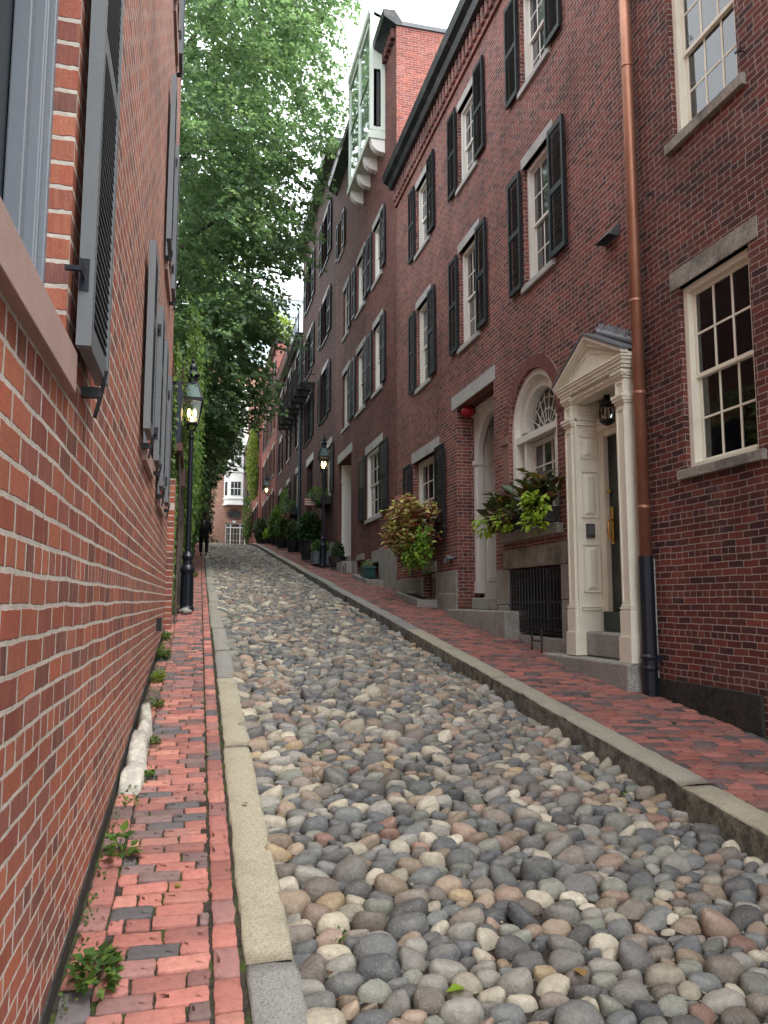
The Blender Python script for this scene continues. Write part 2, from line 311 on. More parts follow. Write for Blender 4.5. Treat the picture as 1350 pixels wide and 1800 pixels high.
# ------------------------------------------------------------------ terrain
def zg(y):
    y=np.asarray(y,dtype=float)
    a=-.2+.11*np.minimum(y,44); t=np.clip(y-44,0,10); b=.11*t-.0032*t*t; c=.046*np.clip(y-54,0,60)
    return a+b+c
def Z(y): return float(zg(y))
XL,XCI,XCO,XRC,XRI,XR=-.475,.22,.43,3.25,3.5,4.9
def road_z(x,y):
    t=np.clip((x-XCO)/(XRC-XCO),0,1); return zg(y)-.05-.13*t**1.5+.02*np.sin(t*math.pi)
ys=np.concatenate([np.arange(-60,-4,8),np.arange(-4,90,.5),np.arange(90,400,20)])
xs=np.array([-250,-60,-20,-5,-1,.5,3,5,12,30,80,250.])
XX,YY=np.meshgrid(xs,ys); V=np.stack([XX,YY,zg(YY)-.42],-1).reshape(-1,3); nx=len(xs)
I=np.array([[j*nx+i,j*nx+i+1,(j+1)*nx+i+1,(j+1)*nx+i] for j in range(len(ys)-1) for i in range(nx-1)])
tag(npmesh('ground',V,I,'soil'),kind='structure')
def strip(name,x0,x1,y0,y1,zf,mat,nx=2,dy=.25,jit=0):
    xs=np.linspace(x0,x1,nx); ys=np.arange(y0,y1+dy,dy); XX,YY=np.meshgrid(xs,ys); ZZ=zf(XX,YY)+(RNG.normal(size=XX.shape)*jit if jit else 0)
    V=np.stack([XX,YY,ZZ],-1).reshape(-1,3)
    I=np.array([[j*nx+i,j*nx+i+1,(j+1)*nx+i+1,(j+1)*nx+i] for j in range(len(ys)-1) for i in range(nx-1)])
    return tag(npmesh(name,V,I,mat,smooth=True),kind='structure')
strip('road_bed',XCO-.1,XRC+.1,-2,84,lambda x,y:road_z(x,y)-.024+.006*np.sin(x*9+y*3)*np.sin(y*7),'soil',30,.12,.004)
# ---- cobblestones: relaxed points, each stone rounded off against its neighbours
def cobbles():
    AX,AY=.132,.088
    pts=[]
    y=1.6
    while y<60:
        x=XCO+.03+random.random()*.08; 
        while x<XRC-.02: pts.append((x+random.uniform(-.04,.04),y+random.uniform(-.035,.035))); x+=AX*random.uniform(.82,1.18)
        y+=AY*(1. if y<30 else 1.15)
    P=np.array(pts); n=len(P); R=np.clip(RNG.lognormal(0,.27,n),.55,1.6)*np.interp(P[:,1],[2,4.5,7],[1.06,1.02,1.0])
    sc=np.array([1/AX,1/AY])
    def knn(Q,k):
        o=np.argsort(Q[:,1]); out=np.zeros((n,k),int); W=170
        Qs=Q[o]
        for a in range(0,n,400):
            b=min(n,a+400); lo=max(0,a-W); hi=min(n,b+W)
            d=((Qs[a:b,None]-Qs[None,lo:hi])**2).sum(-1); d[np.arange(b-a),np.arange(a,b)-lo]=1e9
            out[o[a:b]]=o[lo+np.argpartition(d,k,axis=1)[:,:k]]
        return out
    Q=P*sc
    for it in range(24):
        if it%6==0: K=knn(Q,9)
        dv=Q[:,None]-Q[K]; D=np.linalg.norm(dv,axis=2)+1e-6; want=(R[:,None]+R[K])*.5*1.04
        push=np.clip(want-D,0,.6)[...,None]*dv/D[...,None]*.28
        Q=Q+push.sum(1)
        Q[:,0]=np.clip(Q[:,0],(XCO+.045)*sc[0],(XRC-.045)*sc[0])
    K=knn(Q,12); NA=18; th=np.linspace(0,2*np.pi,NA,endpoint=False); dirs=np.stack([np.cos(th),np.sin(th)],1)
    dv=Q[K]-Q[:,None]; D=np.linalg.norm(dv,axis=2)+1e-6
    t=(D*D+(R[:,None]**2-R[K]**2)*.25)/(2*D)     # bisector distance
    cosang=np.einsum('nkd,ad->nka',dv/D[...,None],dirs)
    rad=np.where(cosang>.05,t[...,None]/np.maximum(cosang,.05),9).min(1)    # n,NA
    ang=RNG.normal(size=n)*.6; el=1+.34*np.cos(2*(th[None]-ang[:,None])); cap=R[:,None]*.64*el
    rad=np.minimum(rad*.97,cap)
    for _ in range(2): rad=(np.roll(rad,1,1)+2*rad+np.roll(rad,-1,1))/4
    rad=np.clip(rad*.93,.14,1.2)
    size=rad.mean(1)
    H=.056*np.clip(size/.5,.65,1.5)*RNG.uniform(.8,1.25,n)
    prof=[(1.0,-.35),(1.02,.10),(.985,.42),(.89,.72),(.70,.92),(.38,.995)]
    x0=Q[:,0]/sc[0]; y0=Q[:,1]/sc[1]
    tilt=RNG.normal(size=(n,2))*.24; off=RNG.normal(size=(n,2))*.10
    rings=[]
    bumps=RNG.normal(size=(n,NA))*.06; bumps=(bumps+np.roll(bumps,1,1))/1.5
    zb=road_z(x0,y0)
    for r,h in prof:
        rr=rad*(r+bumps*(.4+.6*r)); lx=rr*dirs[:,0]/sc[0]+off[:,:1]*(h>0)*h*.05; ly=rr*dirs[:,1]/sc[1]+off[:,1:]*(h>0)*h*.05
        z=zb[:,None]-.035+H[:,None]*(h+RNG.normal(size=(n,NA))*.022)+(lx*tilt[:,:1]+ly*tilt[:,1:])+.11*ly
        rings.append(np.stack([x0[:,None]+lx,y0[:,None]+ly,z],-1))
    top=np.stack([x0,y0,zb-.035+H],-1)[:,None]
    V=np.concatenate(rings+[top],1); nv=V.shape[1]; nr=len(prof)
    fq=[]
    for r in range(nr-1):
        for a in range(NA): fq.append((r*NA+a,r*NA+(a+1)%NA,(r+1)*NA+(a+1)%NA,(r+1)*NA+a))
    for a in range(0,NA,2): fq.append(((nr-1)*NA+a,(nr-1)*NA+(a+1)%NA,(nr-1)*NA+(a+2)%NA,nr*NA))
    fq=np.array(fq); F=(np.arange(n)[:,None,None]*nv+fq[None]).reshape(-1,4)
    r1=np.repeat(RNG.random(n),len(fq)); r2=np.repeat(RNG.random(n),len(fq))
    o=npmesh('cobblestone_road',V.reshape(-1,3),F,'cob',smooth=True,attrs={'rnd':r1,'rnd2':r2}); tag(o,kind='structure')
cobbles()
# small filler gravel between the stones and litter in the gutter
def pebbles(name,n,xf,yf,zf,r0,r1,mat):
    b=np.array([(1,0,0),(.5,.87,0),(-.5,.87,0),(-1,0,0),(-.5,-.87,0),(.5,-.87,0),(.5,.3,.7),(-.5,.3,.7),(0,-.5,.75)])
    fc=np.array([(0,1,6),(1,2,7),(2,3,7),(3,4,8),(4,5,8),(5,0,6),(1,7,6),(3,8,7),(5,6,8),(6,7,8)])
    x=xf(n); y=yf(n); r=RNG.uniform(r0,r1,n); a=RNG.random(n)*6.3
    B=b[None]*(r[:,None,None]*RNG.uniform(.6,1.2,(n,1,3))); c,s_=np.cos(a)[:,None],np.sin(a)[:,None]
    V=np.stack([x[:,None]+B[...,0]*c-B[...,1]*s_,y[:,None]+B[...,0]*s_+B[...,1]*c,zf(x,y)[:,None]+B[...,2]],-1)
    F=(np.arange(n)[:,None,None]*9+fc[None]).reshape(-1,3)
    return npmesh(name,V.reshape(-1,3),F,mat,smooth=False,attrs={'rnd':np.repeat(RNG.random(n),10),'rnd2':np.repeat(RNG.random(n)*.7,10)})
tag(pebbles('gravel',6000,lambda n:RNG.uniform(XCO,XRC,n),lambda n:2+RNG.random(n)**1.6*14,lambda x,y:road_z(x,y)-.022,.005,.017,'cob'),'small gravel packed into the gaps between cobblestones','gravel',kind='stuff')
n=1500; xx=XCO+.02+np.abs(RNG.normal(size=n))*.06; yy=2.4+RNG.random(n)**1.3*32; m_=RNG.random(n)<.25; xx[m_]=XRC-.02-np.abs(RNG.normal(size=m_.sum()))*.05
tag(leafmesh('leaf_litter',np.stack([xx,yy,road_z(xx,yy)-.02+RNG.random(n)*.025],1),rdir(n)*[1,1,.25],rdir(n,2.),RNG.uniform(.015,.045,n),'lfDry'),'brown leaf litter gathered in the gutter along the kerbs','leaf litter',kind='stuff')
# ---- brick pavements
def pavers(name,cells,mat,seed,smoothz):
    """cells: (cx,cy,lx,ly,rot)"""
    C=np.array(cells); n=len(C); NA=16; th=np.linspace(0,2*np.pi,NA,endpoint=False)
    c,s_=np.cos(th),np.sin(th); k=1/np.maximum(np.abs(c),np.abs(s_)); px=np.sign(c)*np.abs(c*k)**1; py=np.sign(s_)*np.abs(s_*k)
    cr=np.clip((np.abs(px)*np.abs(py)-.55)/.45,0,1)*.02
    px=px*(1-cr); py=py*(1-cr)
    rg=[(1.,-.04,0),(1.,-.003,0),(1.,0.,.0032),(.5,.0008,.0)]
    tilt=RNG.normal(size=(n,2))*.018; dz=RNG.normal(size=n)*.0025; jit=RNG.normal(size=(n,NA,2))*.0026
    rings=[]
    for f,z,ins in rg:
        hx=np.maximum(C[:,2]/2-ins,.005)[:,None]*f; hy=np.maximum(C[:,3]/2-ins,.005)[:,None]*f
        lx=px*hx+jit[...,0]*f; ly=py*hy+jit[...,1]*f; r=C[:,4][:,None]
        X=C[:,0][:,None]+lx*np.cos(r)-ly*np.sin(r); Y=C[:,1][:,None]+lx*np.sin(r)+ly*np.cos(r)
        zz=smoothz(C[:,0],C[:,1])[:,None]+.11*(Y-C[:,1][:,None])*(C[:,1][:,None]<46)+z+dz[:,None]+lx*tilt[:,:1]+ly*tilt[:,1:]
        rings.append(np.stack([X,Y,zz],-1))
    V=np.concatenate(rings,1); nv=V.shape[1]; fq=[]
    for r in range(3):
        for a in range(NA): fq.append((r*NA+a,r*NA+(a+1)%NA,(r+1)*NA+(a+1)%NA,(r+1)*NA+a))
    b=3*NA
    for a in range(0,NA//2-1): fq.append((b+a,b+a+1,b+NA-2-a,b+NA-1-a))
    fq=np.array(fq); F=(np.arange(n)[:,None,None]*nv+fq[None]).reshape(-1,4)
    return tag(npmesh(name,V.reshape(-1,3),F,mat,attrs={'rnd':np.repeat(RNG.random(n),len(fq)),'rnd2':np.repeat(RNG.random(n),len(fq))}),kind='structure')
def field(x0,x1,y0,y1,skew=0.,L=.2,W=.098,g=.008):
    out=[]; y=y0; r=0
    while y<y1:
        off=(r%2)*.5*(L+g)+random.uniform(-.03,.03); x=x0-off; wv=W*random.uniform(.93,1.06)
        while x<x1:
            l=L*random.uniform(.94,1.05) if random.random()>.06 else L*.5
            a,b=max(x,x0),min(x+l,x1)
            if b-a>.035:
                cx=(a+b)/2; out.append((cx,y+skew*(cx-x0)+random.uniform(-.002,.002)+.008*math.sin(y*2.1+cx*3),b-a,wv,math.atan(skew)+random.uniform(-.012,.012)))
            x+=l+g*random.uniform(.8,1.7)
        y+=wv+g*random.uniform(.8,1.6); r+=1
    return out
cells=field(-.335,.085,1.4,48,0.)
y=1.4
while y<48:
    l=.2*random.uniform(.9,1.05); cells.append((.15,y+l/2,.1,l,random.uniform(-.02,.02)))
    l2=.19*random.uniform(.9,1.05)
    if y<14: cells.append((-.398+random.uniform(-.004,.004),y+.04+l2/2,.112,l2,random.uniform(-.04,.04)))
    y+=l+.011
zs=lambda x,y: zg(y)+.0
pavers('left_pavement',cells,'pavL',3,zs)
strip('left_pavement_bed',XL-.1,XCI+.02,-1,60,lambda x,y:zg(y)-.012,'joint',8,.1,.0015)
cells=field(XRI+.01,4.86,.4,52,-.10)
pavers('right_pavement',cells,'pavR',4,lambda x,y:zg(y)-.045*(x-XRI))
strip('right_pavement_bed',XRI-.02,XR+.05,-1,70,lambda x,y:zg(y)-.045*(x-XRI)-.010,'joint',8,.1,.0015)
strip('pavement_slabs',XRI+.0,XR+.05,52.2,80,lambda x,y:zg(y)-.045*(x-XRI)+.002,'gran',4,.5)
# ---- kerbs
def kerb(name,x0,x1,joints,tones,top,bot,side):
    V=[];F=[];R=[]
    for i in range(len(joints)-1):
        a,b=joints[i]+.006,joints[i+1]-.006; n=max(2,int((b-a)/.09)); ysl=np.linspace(a,b,n+1); ox=random.uniform(-.012,.012); oz=random.uniform(-.006,.01)
        prof=[(x0,bot),(x0,top-.012),(x0+.012,top),((x0+x1)/2,top+.002),(x1-.018,top-.001),(x1,top-.02),(x1+.006*side,top-.09),(x1,bot)]
        base=len(V)
        for j,yy in enumerate(ysl):
            for k,(px,pz) in enumerate(prof):
                e=.012 if (j in(0,n) and 0<k<6) else 0
                V.append((px+ox+random.gauss(0,.003),yy+random.gauss(0,.003),Z(yy)+pz+oz-e+random.gauss(0,.0018)))
        m=len(prof)
        for j in range(n):
            for k in range(m-1): F.append((base+j*m+k,base+j*m+k+1,base+(j+1)*m+k+1,base+(j+1)*m+k)); R.append(tones[i%len(tones)])
        for j in (0,n):
            for k in range(0,3): q=base+j*m; F.append((q+k,q+k+1,q+m-2-k,q+m-1-k)); R.append(tones[i%len(tones)])
    tag(npmesh(name,np.array(V),np.array(F),'kerb',attrs={'rnd':R}),kind='structure')
jl=[-1,1.4,3.28,6.2,8.7,10.4,12.4,16]; jl+= [16+2.1*i for i in range(1,21)]
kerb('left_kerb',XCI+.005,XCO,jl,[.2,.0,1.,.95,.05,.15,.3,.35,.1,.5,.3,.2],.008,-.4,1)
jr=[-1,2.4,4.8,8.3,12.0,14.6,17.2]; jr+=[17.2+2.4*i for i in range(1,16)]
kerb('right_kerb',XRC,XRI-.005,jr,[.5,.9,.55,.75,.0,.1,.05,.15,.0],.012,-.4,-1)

# ------------------------------------------------------------------ facade helpers
def T(X,out):
    def f(mb,u0,u1,w0,w1,z0,z1): mb.box(X+out*w0,X+out*w1,u0,u1,z0,z1)
    return f
def facade(X,out,y0,y1,z0,z1,holes,depth=.4,back=6.,name='wall',mat='bR1',parent=None,end=True,arch=None):
    mb=MB(); U=sorted({y0,y1,*[h[0] for h in holes],*[h[1] for h in holes]}); Zs=sorted({z0,z1,*[h[2] for h in holes],*[h[3] for h in holes]})
    U=[u for u in U if y0<=u<=y1]; Zs=[z for z in Zs if z0<=z<=z1]
    for i in range(len(U)-1):
        for j in range(len(Zs)-1):
            cu,cz=(U[i]+U[i+1])/2,(Zs[j]+Zs[j+1])/2
            if any(h[0]<cu<h[1] and h[2]<cz<h[3] for h in holes): continue
            mb.add([(X,U[i],Zs[j]),(X,U[i+1],Zs[j]),(X,U[i+1],Zs[j+1]),(X,U[i],Zs[j+1])],[(0,1,2,3)] if out>0 else [(3,2,1,0)])
    Xi=X-out*depth
    for (a,b,c,d) in holes:
        mb.add([(X,a,c),(X,b,c),(X,b,d),(X,a,d),(Xi,a,c),(Xi,b,c),(Xi,b,d),(Xi,a,d)],[(0,1,5,4),(1,2,6,5),(2,3,7,6),(3,0,4,7)])
    Xb=X-out*back
    mb.add([(X,y0,z0),(Xb,y0,z0),(Xb,y0,z1),(X,y0,z1)],[(0,1,2,3)])
    mb.add([(X,y1,z0),(Xb,y1,z0),(Xb,y1,z1),(X,y1,z1)],[(3,2,1,0)])
    mb.add([(X,y0,z1),(Xb,y0,z1),(Xb,y1,z1),(X,y1,z1)],[(0,1,2,3)])
    mb.add([(Xb,y0,z0),(Xb,y1,z0),(Xb,y1,z1),(Xb,y0,z1)],[(0,1,2,3)])
    if arch:
        cy,cz,r,za=arch; n=20
        for sgn in (-1,1):
            pts=[(cy+sgn*r*math.cos(t),cz+r*math.sin(t)) for t in np.linspace(0,math.pi/2,n)]
            cor=(cy+sgn*r,za)
            for i in range(n-1):
                q=[(X,*cor),(X,*pts[i]),(X,*pts[i+1])]; mb.add(q,[(0,1,2)])
                mb.add([(X,*pts[i]),(X,*pts[i+1]),(X-out*.2,*pts[i+1]),(X-out*.2,*pts[i])],[(0,1,2,3)])
    return mb.build(name,mat,parent)

def shutter(parent,X,out,u0,u1,z0,z1,mat='shut',detail=2,w0=.03,th=.045,name='shutter',rails=(0,.5,1),sl=.042,label=None):
    b=T(X,out); mb=MB(); st=.05; w1=w0+th
    b(mb,u0,u0+st,w0,w1,z0,z1); b(mb,u1-st,u1,w0,w1,z0,z1)
    rh=.085; zz=[]
    for i,r in enumerate(rails):
        c=z0+rh/2+(z1-z0-rh)*r; zz.append(c); b(mb,u0+st,u1-st,w0+.003,w1-.003,c-rh/2,c+rh/2)
    if detail==0: b(mb,u0+st,u1-st,w0+.012,w1-.012,z0+rh,z1-rh)
    else:
        for i in range(len(zz)-1):
            a,c=zz[i]+rh/2,zz[i+1]-rh/2; n=max(1,int((c-a)/(sl if detail==2 else .075))); d=(c-a)/n
            for k in range(n):
                zc=a+(k+.5)*d; hw=d*.62
                # sloping slat: outer edge lower
                wa,wb=w0+.006,w1-.004; q=[(wa,zc+hw*.75),(wa+.006,zc+hw*.75+.004),(wb,zc-hw*.75+.006),(wb,zc-hw*.75)]
                mb.prism([(X+out*a_,c_) for a_,c_ in q],1,u0+st-.004,u1-st+.004)
    # hinge straps / hold-back
    hb=MB(); b(hb,u1-.03 if out>0 else u0-.0,u1+.05 if out>0 else u0+.05,w1,w1+.006,z1-.2,z1-.17)
    return mb.build(name,mat,parent,bevel=0,label=label)

def window(parent,X,out,u0,u1,z0,z1,cols=3,rows=2,rec=.12,mat='white',lint=(.2,.1),sill=(.1,.1),shut=(1,1),sw=None,shm='shut',det=2,pane='pane',lmat='granL',smat='granL',blind=None,storm=False,split=.5,label=None,sz=None,sproj=.05,mb_=.024,depth=.35):
    b=T(X,out); f=MB(); R=-rec
    jw=.075
    b(f,u0,u0+jw,R-.06,R+.045,z0,z1); b(f,u1-jw,u1,R-.06,R+.045,z0,z1); b(f,u0+jw,u1-jw,R-.06,R+.045,z1-jw,z1); b(f,u0+jw,u1-jw,R-.06,R+.06,z0,z0+.06)
    a0,a1,c0,c1=u0+jw,u1-jw,z0+.06,z1-jw; mid=c0+(c1-c0)*split
    for (za,zb,ww,rr) in ((mid-.018,c1,R-.015,rows),(c0,mid+.018,R-.045,rows)):
        s_=.04
        b(f,a0,a0+s_,ww-.03,ww,za,zb); b(f,a1-s_,a1,ww-.03,ww,za,zb); b(f,a0+s_,a1-s_,ww-.03,ww,za,za+.045); b(f,a0+s_,a1-s_,ww-.03,ww,zb-.038,zb)
        for k in range(1,cols):
            c=a0+s_+(a1-a0-2*s_)*k/cols; b(f,c-mb_/2,c+mb_/2,ww-.024,ww-.003,za+.045,zb-.038)
        for k in range(1,rr):
            c=za+.045+(zb-za-.083)*k/rr; b(f,a0+s_,a1-s_,ww-.022,ww-.005,c-mb_/2,c+mb_/2)
    wn_=f.build('window',mat,parent,bevel=.004 if det==2 else 0,label=label)
    p=MB(); b(p,a0+.02,a1-.02,R-.03,R-.027,mid,c1-.02); b(p,a0+.02,a1-.02,R-.06,R-.057,c0+.02,mid); p.build('pane',pane,wn_)
    if pane=='glass':
        d=MB(); Xa,Xb_=X-out*(rec+.09),X-out*(depth+.5); d.add([(Xa,u0,z0),(Xa,u1,z0),(Xa,u1,z1),(Xa,u0,z1),(Xb_,u0,z0),(Xb_,u1,z0),(Xb_,u1,z1),(Xb_,u0,z1)],[(4,5,6,7),(0,1,5,4),(1,2,6,5),(2,3,7,6),(3,0,4,7)]); d.build('interior','dark',wn_)
        if blind=='louver':
            m=MB(); k=c0
            while k<c0+(c1-c0)*.95: b(m,a0+.05,a1-.05,R-.13,R-.10,k,k+.028); k+=.06
            m.build('blind','blind',wn_)
        elif blind=='curtain':
            m=MB(); n=14
            for side in (0,1):
                ua=a0+.02 if side==0 else a1-.02; sg=1 if side==0 else -1
                pts=[(X-out*(rec+.13+.015*math.sin(i*1.9)),ua+sg*(a1-a0)*.27*i/n) for i in range(n+1)]
                pts2=[(x-out*.004,y) for x,y in pts][::-1]; m.prism(pts+pts2,2,c0,c1)
            m.build('curtain','curt',wn_)
        elif blind=='shade':
            m=MB(); b(m,a0+.02,a1-.02,R-.12,R-.115,c1-(c1-c0)*.62,c1); m.build('roller_shade','blind',wn_)
    if lint:
        m=MB(); b(m,u0-lint[1],u1+lint[1],-.1,.012,z1,z1+lint[0]); m.build('lintel',lmat,wn_,bevel=.006)
    if sill:
        m=MB(); b(m,u0-sill[1],u1+sill[1],-rec-.05,sproj,z0-sill[0],z0); m.build('sill',smat,wn_,bevel=.008)
    sw=sw or (u1-u0)/2-.02; s0,s1=sz or (z0+.02,z1-.02)
    if shut[0]: shutter(wn_,X,out,u0-sw-.01,u0-.01,s0,s1,shm,det)
    if shut[1]: shutter(wn_,X,out,u1+.01,u1+sw+.01,s0,s1,shm,det)
    return wn_
def cornice(parent,X,y0,y1,zt,h=.75,proj=.32,mat='gut',dent='bR2',name='cornice',dm=True):
    m=MB(); p=[(X+.05,zt-h*.35),(X-proj*.55,zt-h*.35),(X-proj*.7,zt-h*.2),(X-proj,zt-h*.12),(X-proj-.05,zt+.05),(X-proj+.02,zt+.06),(X+.4,zt+.1),(X+.4,zt-h*.35)]
    m.prism(p,1,y0,y1); c=m.build(name,mat,parent)
    if dm:
        d=MB(); y=y0+.05
        while y<y1-.1: d.box(X-.10,X+.02,y,y+.105,zt-h*.8,zt-h*.35-.002); y+=.21
        d.box(X-.05,X+.02,y0,y1,zt-h*.95,zt-h*.8); d.build('brick_dentils',dent,c)
    return c
def roof(parent,X,y0,y1,z,rise=2.2,back=5.):
    m=MB(); m.prism([(X-.2,z),(X+back*.5,z+rise),(X+back,z),(X+back,z-.1),(X-.2,z-.1)],1,y0+.01,y1-.01); return m.build('roof','slate',parent)

# ================================================================== RIGHT ROW
X=XR
# ---- nearest house (right of the copper pipe)
h0=thing('row_house',(X,5,Z(5)),'nearest red brick row house at the right edge, black painted strip at its foot','house','brick row houses along the right side')
W0=[(5.86,6.93,2.94,4.90),(5.86,6.90,6.55,8.5),(2.2,3.3,2.94,4.9),(2.2,3.3,6.55,8.5)]
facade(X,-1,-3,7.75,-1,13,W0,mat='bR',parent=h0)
window(h0,X,-1,*W0[0],rec=.10,mat='cream',lint=(.21,.14),sill=(.10,.1),shut=(0,0),pane='glass',lmat='granS',smat='granS',blind='curtain',label='lower white sash window with twelve panes and stained stone lintel')
window(h0,X,-1,*W0[1],rec=.10,mat='cream',lint=(.21,.14),sill=(.12,.1),shut=(0,0),pane='glass',lmat='granS',smat='granS',blind='louver',label='upper white sash window with louvred blinds behind the glass')
for wq in W0[2:]: window(h0,X,-1,*wq,rec=.10,mat='cream',shut=(0,0),lmat='granS',smat='granS')
m=MB(); m.prism([(5.97,Z(5.97)-.4),(7.56,Z(7.5)-.3),(7.56,.76),(5.97,.76)],0,X-.03,X+.05); m.build('base_course','stucco',h0,bevel=.01)
for (y_,z_) in ((7.25,3.35),(5.75,6.75),(7.3,6.15)):
    m=MB(); m.tube([(X+.01,y_,z_),(X-.07,y_,z_),(X-.08,y_,z_-.06)],.006,5); m.box(X-.085,X-.07,y_-.04,y_+.04,z_-.01,z_+.01); m.build('wall_hook','iron',h0)
roof(h0,X,-3,7.75,13.05)
# ---- H1 with portal
h1=thing('row_house',(X,13,Z(13)),'red brick row house with cream pedimented doorway, arched window and black shutters','house','brick row houses along the right side')
cols_=[(9.80,10.82),(12.85,13.93),(15.92,17.02)]
H=[]
for a,b_ in cols_: H+= [(a,b_,9.80,11.48),(a,b_,6.50,8.47)]
ARC=(10.70,4.27,.86)
hwg=(15.45,17.35,2.95,4.80); hdoor=(12.22,14.2,1.62,5.36); harch=(9.84,11.56,2.66,5.13); hbas=(9.79,11.62,1.05,2.085); hport=(7.95,9.02,1.10,4.25); hb2=(15.6,16.6,1.4,2.18)
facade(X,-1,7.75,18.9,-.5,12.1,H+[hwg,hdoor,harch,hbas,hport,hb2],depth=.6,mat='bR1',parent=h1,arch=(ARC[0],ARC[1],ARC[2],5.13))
for i,(a,b_) in enumerate(cols_):
    d=2 if i<2 else 1
    window(h1,X,-1,a,b_,9.80,11.48,lint=(.17,.03),sill=(.10,.06),det=d,sw=.47,sz=(9.8,11.6))
    window(h1,X,-1,a,b_,6.50,8.47,lint=(.18,.05),sill=(.10,.06),det=d,sw=.47,sz=(6.5,8.45))
wg=window(h1,X,-1,*hwg,cols=4,lint=(.25,.12),sill=(.1,.08),shut=(0,0),pane='glass',blind='curtain',rec=.18,label='ground floor window half hidden by the trailing coleus')
shutter(wg,X,-1,14.86,15.40,2.83,4.80,det:=2 and 'shut',2) if False else shutter(wg,X,-1,14.84,15.40,2.83,4.80,'shut',2,w0=.05)
shutter(wg,X,-1,17.40,17.98,2.83,4.80,'shut',2,w0=.05)
# granite foundation
m=MB()
for (a,b_,z0,z1,p) in ((14.22,15.58,1.0,2.16,.035),(16.62,18.9,1.2,2.10,.03),(15.58,16.62,2.185,2.42,.03)):
    m=MB(); m.box(X-p,X+.02,a+.003,b_-.003,z0,z1); m.build('granite_base','gran',h1,bevel=.01)
m=MB(); m.box(X-.05,X+.04,14.22,15.56,1.2,1.72); m.build('granite_step_block','gran',h1,bevel=.015)
m=MB()
for y_ in (15.75,15.95,16.15,16.35,16.55): m.box(X+.22,X+.25,y_,y_+.03,1.45,2.15)
m.box(X+.2,X+.26,15.6,16.6,2.1,2.17); m.build('basement_window','white',h1)
m=MB(); m.box(X+.3,X+.33,15.55,16.65,1.3,2.2); m.build('basement_pane','pane',h1)
# cornice, roof, chimney
c1=cornice(h1,X,7.75,18.9,12.75,h=.78,proj=.36,dent='bR1')
roof(h1,X,7.76,18.88,12.72)
m=MB(); m.box(5.6,6.6,12.9,14.1,12.5,15.4); m.box(5.55,6.65,12.85,14.15,15.2,15.3); ch=m.build('chimney','bR1',h1)
# recessed doorway with arched frame
m=MB(); m.box(X-.02,X+.3,12.13,14.45,5.37,5.64); m.build('door_lintel','granL',h1,bevel=.008)
ds=thing; 
m=MB(); yc,r_,zs_=13.21,.80,4.32
for sgn in (-1,1):
    pts=[(yc+sgn*r_*math.cos(t),zs_+r_*math.sin(t)) for t in np.linspace(0,math.pi/2,16)]
    for i in range(15):
        z_hi=5.34
        m.prism([pts[i],pts[i+1],(pts[i+1][0],z_hi),(pts[i][0],z_hi)] if sgn<0 else [pts[i+1],pts[i],(pts[i][0],z_hi),(pts[i+1][0],z_hi)],0,5.26,5.38)
    e0=yc+sgn*r_; e1=yc+sgn*.985; m.box(5.26,5.38,min(e0,e1),max(e0,e1),1.72,5.34)
    m.box(5.235,5.26,min(e0,e1)+.03,max(e0,e1)-.03,1.95,4.2); m.box(5.22,5.39,min(e0,e1)-.015,max(e0,e1)+.015,4.22,4.32); m.box(5.225,5.26,min(e0,e1),max(e0,e1),1.72,1.95)
m.box(5.2,5.27,yc-.985,yc+.985,5.2,5.35)
dsur=m.build('door_surround','greyw',h1,bevel=.005,label='greyish white arched surround of the recessed doorway')
m=MB()
for yy in (14.06,12.36): m.box(5.38,6.0,yy-.02,yy+.02,1.62,5.3)
m.box(5.38,6.0,12.3,14.1,5.27,5.30)
for za,zb in ((1.95,2.9),(3.0,4.1),(4.22,5.0)):
    m.box(5.45,5.9,14.025,14.04,za,zb); m.box(5.50,5.85,14.015,14.03,za+.06,zb-.06)
m.build('side_panel','greyw',dsur,bevel=.006)
m=MB(); m.box(5.98,6.05,12.3,14.1,1.62,5.3); dd=m.build('door','shut',h1)
m=MB(); m.lathe((5.95,13.8,2.75),[(.03,-.03),(.035,0),(.03,.03)],8); m.build('handle','brass',dd)
m=MB(); m.box(X-.27,X+.5,11.25,14.1,.9,1.42); m.box(X-.02,X+.75,12.22,13.4,1.42,1.63); m.build('door_step','gran',h1,bevel=.02)
# arched window
M['vous']=brick_mat('arch_brick',[(.27,.10,.085),(.24,.09,.078),(.30,.12,.10)],(.4,.35,.33),h=50,wd=50,stain=.3)
m=MB(); cy,cz,r=ARC; N_=34
def ringp0(r0,r1,w0,w1,mb,n=30):
    for i in range(n):
        a,c=math.pi*i/n,math.pi*(i+1)/n
        mb.prism([(cy+r0*math.cos(a),cz+r0*math.sin(a)),(cy+r1*math.cos(a),cz+r1*math.sin(a)),(cy+r1*math.cos(c),cz+r1*math.sin(c)),(cy+r0*math.cos(c),cz+r0*math.sin(c))],0,X+w0,X+w1)
for i in range(N_):
    t0=math.pi*i/N_+.0065; t1=math.pi*(i+1)/N_-.0065; ro=1.075+random.uniform(-.006,.006); pr=random.uniform(.006,.012)
    q=[(cy+a*math.cos(t),cz+a*math.sin(t)) for a,t in ((.862,t0),(ro,t0),(ro,t1),(.862,t1))]; m.prism(q,0,X-pr,X+.02)
va=m.build('brick_arch','vous',h1); m=MB(); ringp0(.861,1.08,-.003,.02,m); m.build('arch_mortar',speck('arch_mortar',(.36,.31,.28),(.46,.41,.37)),va)
m=MB(); m.box(X-.02,X+.02,11.575,11.80,2.66,4.13); m.box(X-.045,X+.02,11.565,11.83,4.13,4.26); m.build('brownstone_jamb',speck('brown_jamb',(.22,.12,.10),(.28,.16,.13),(.16,.10,.085),sc=60),h1,bevel=.006)
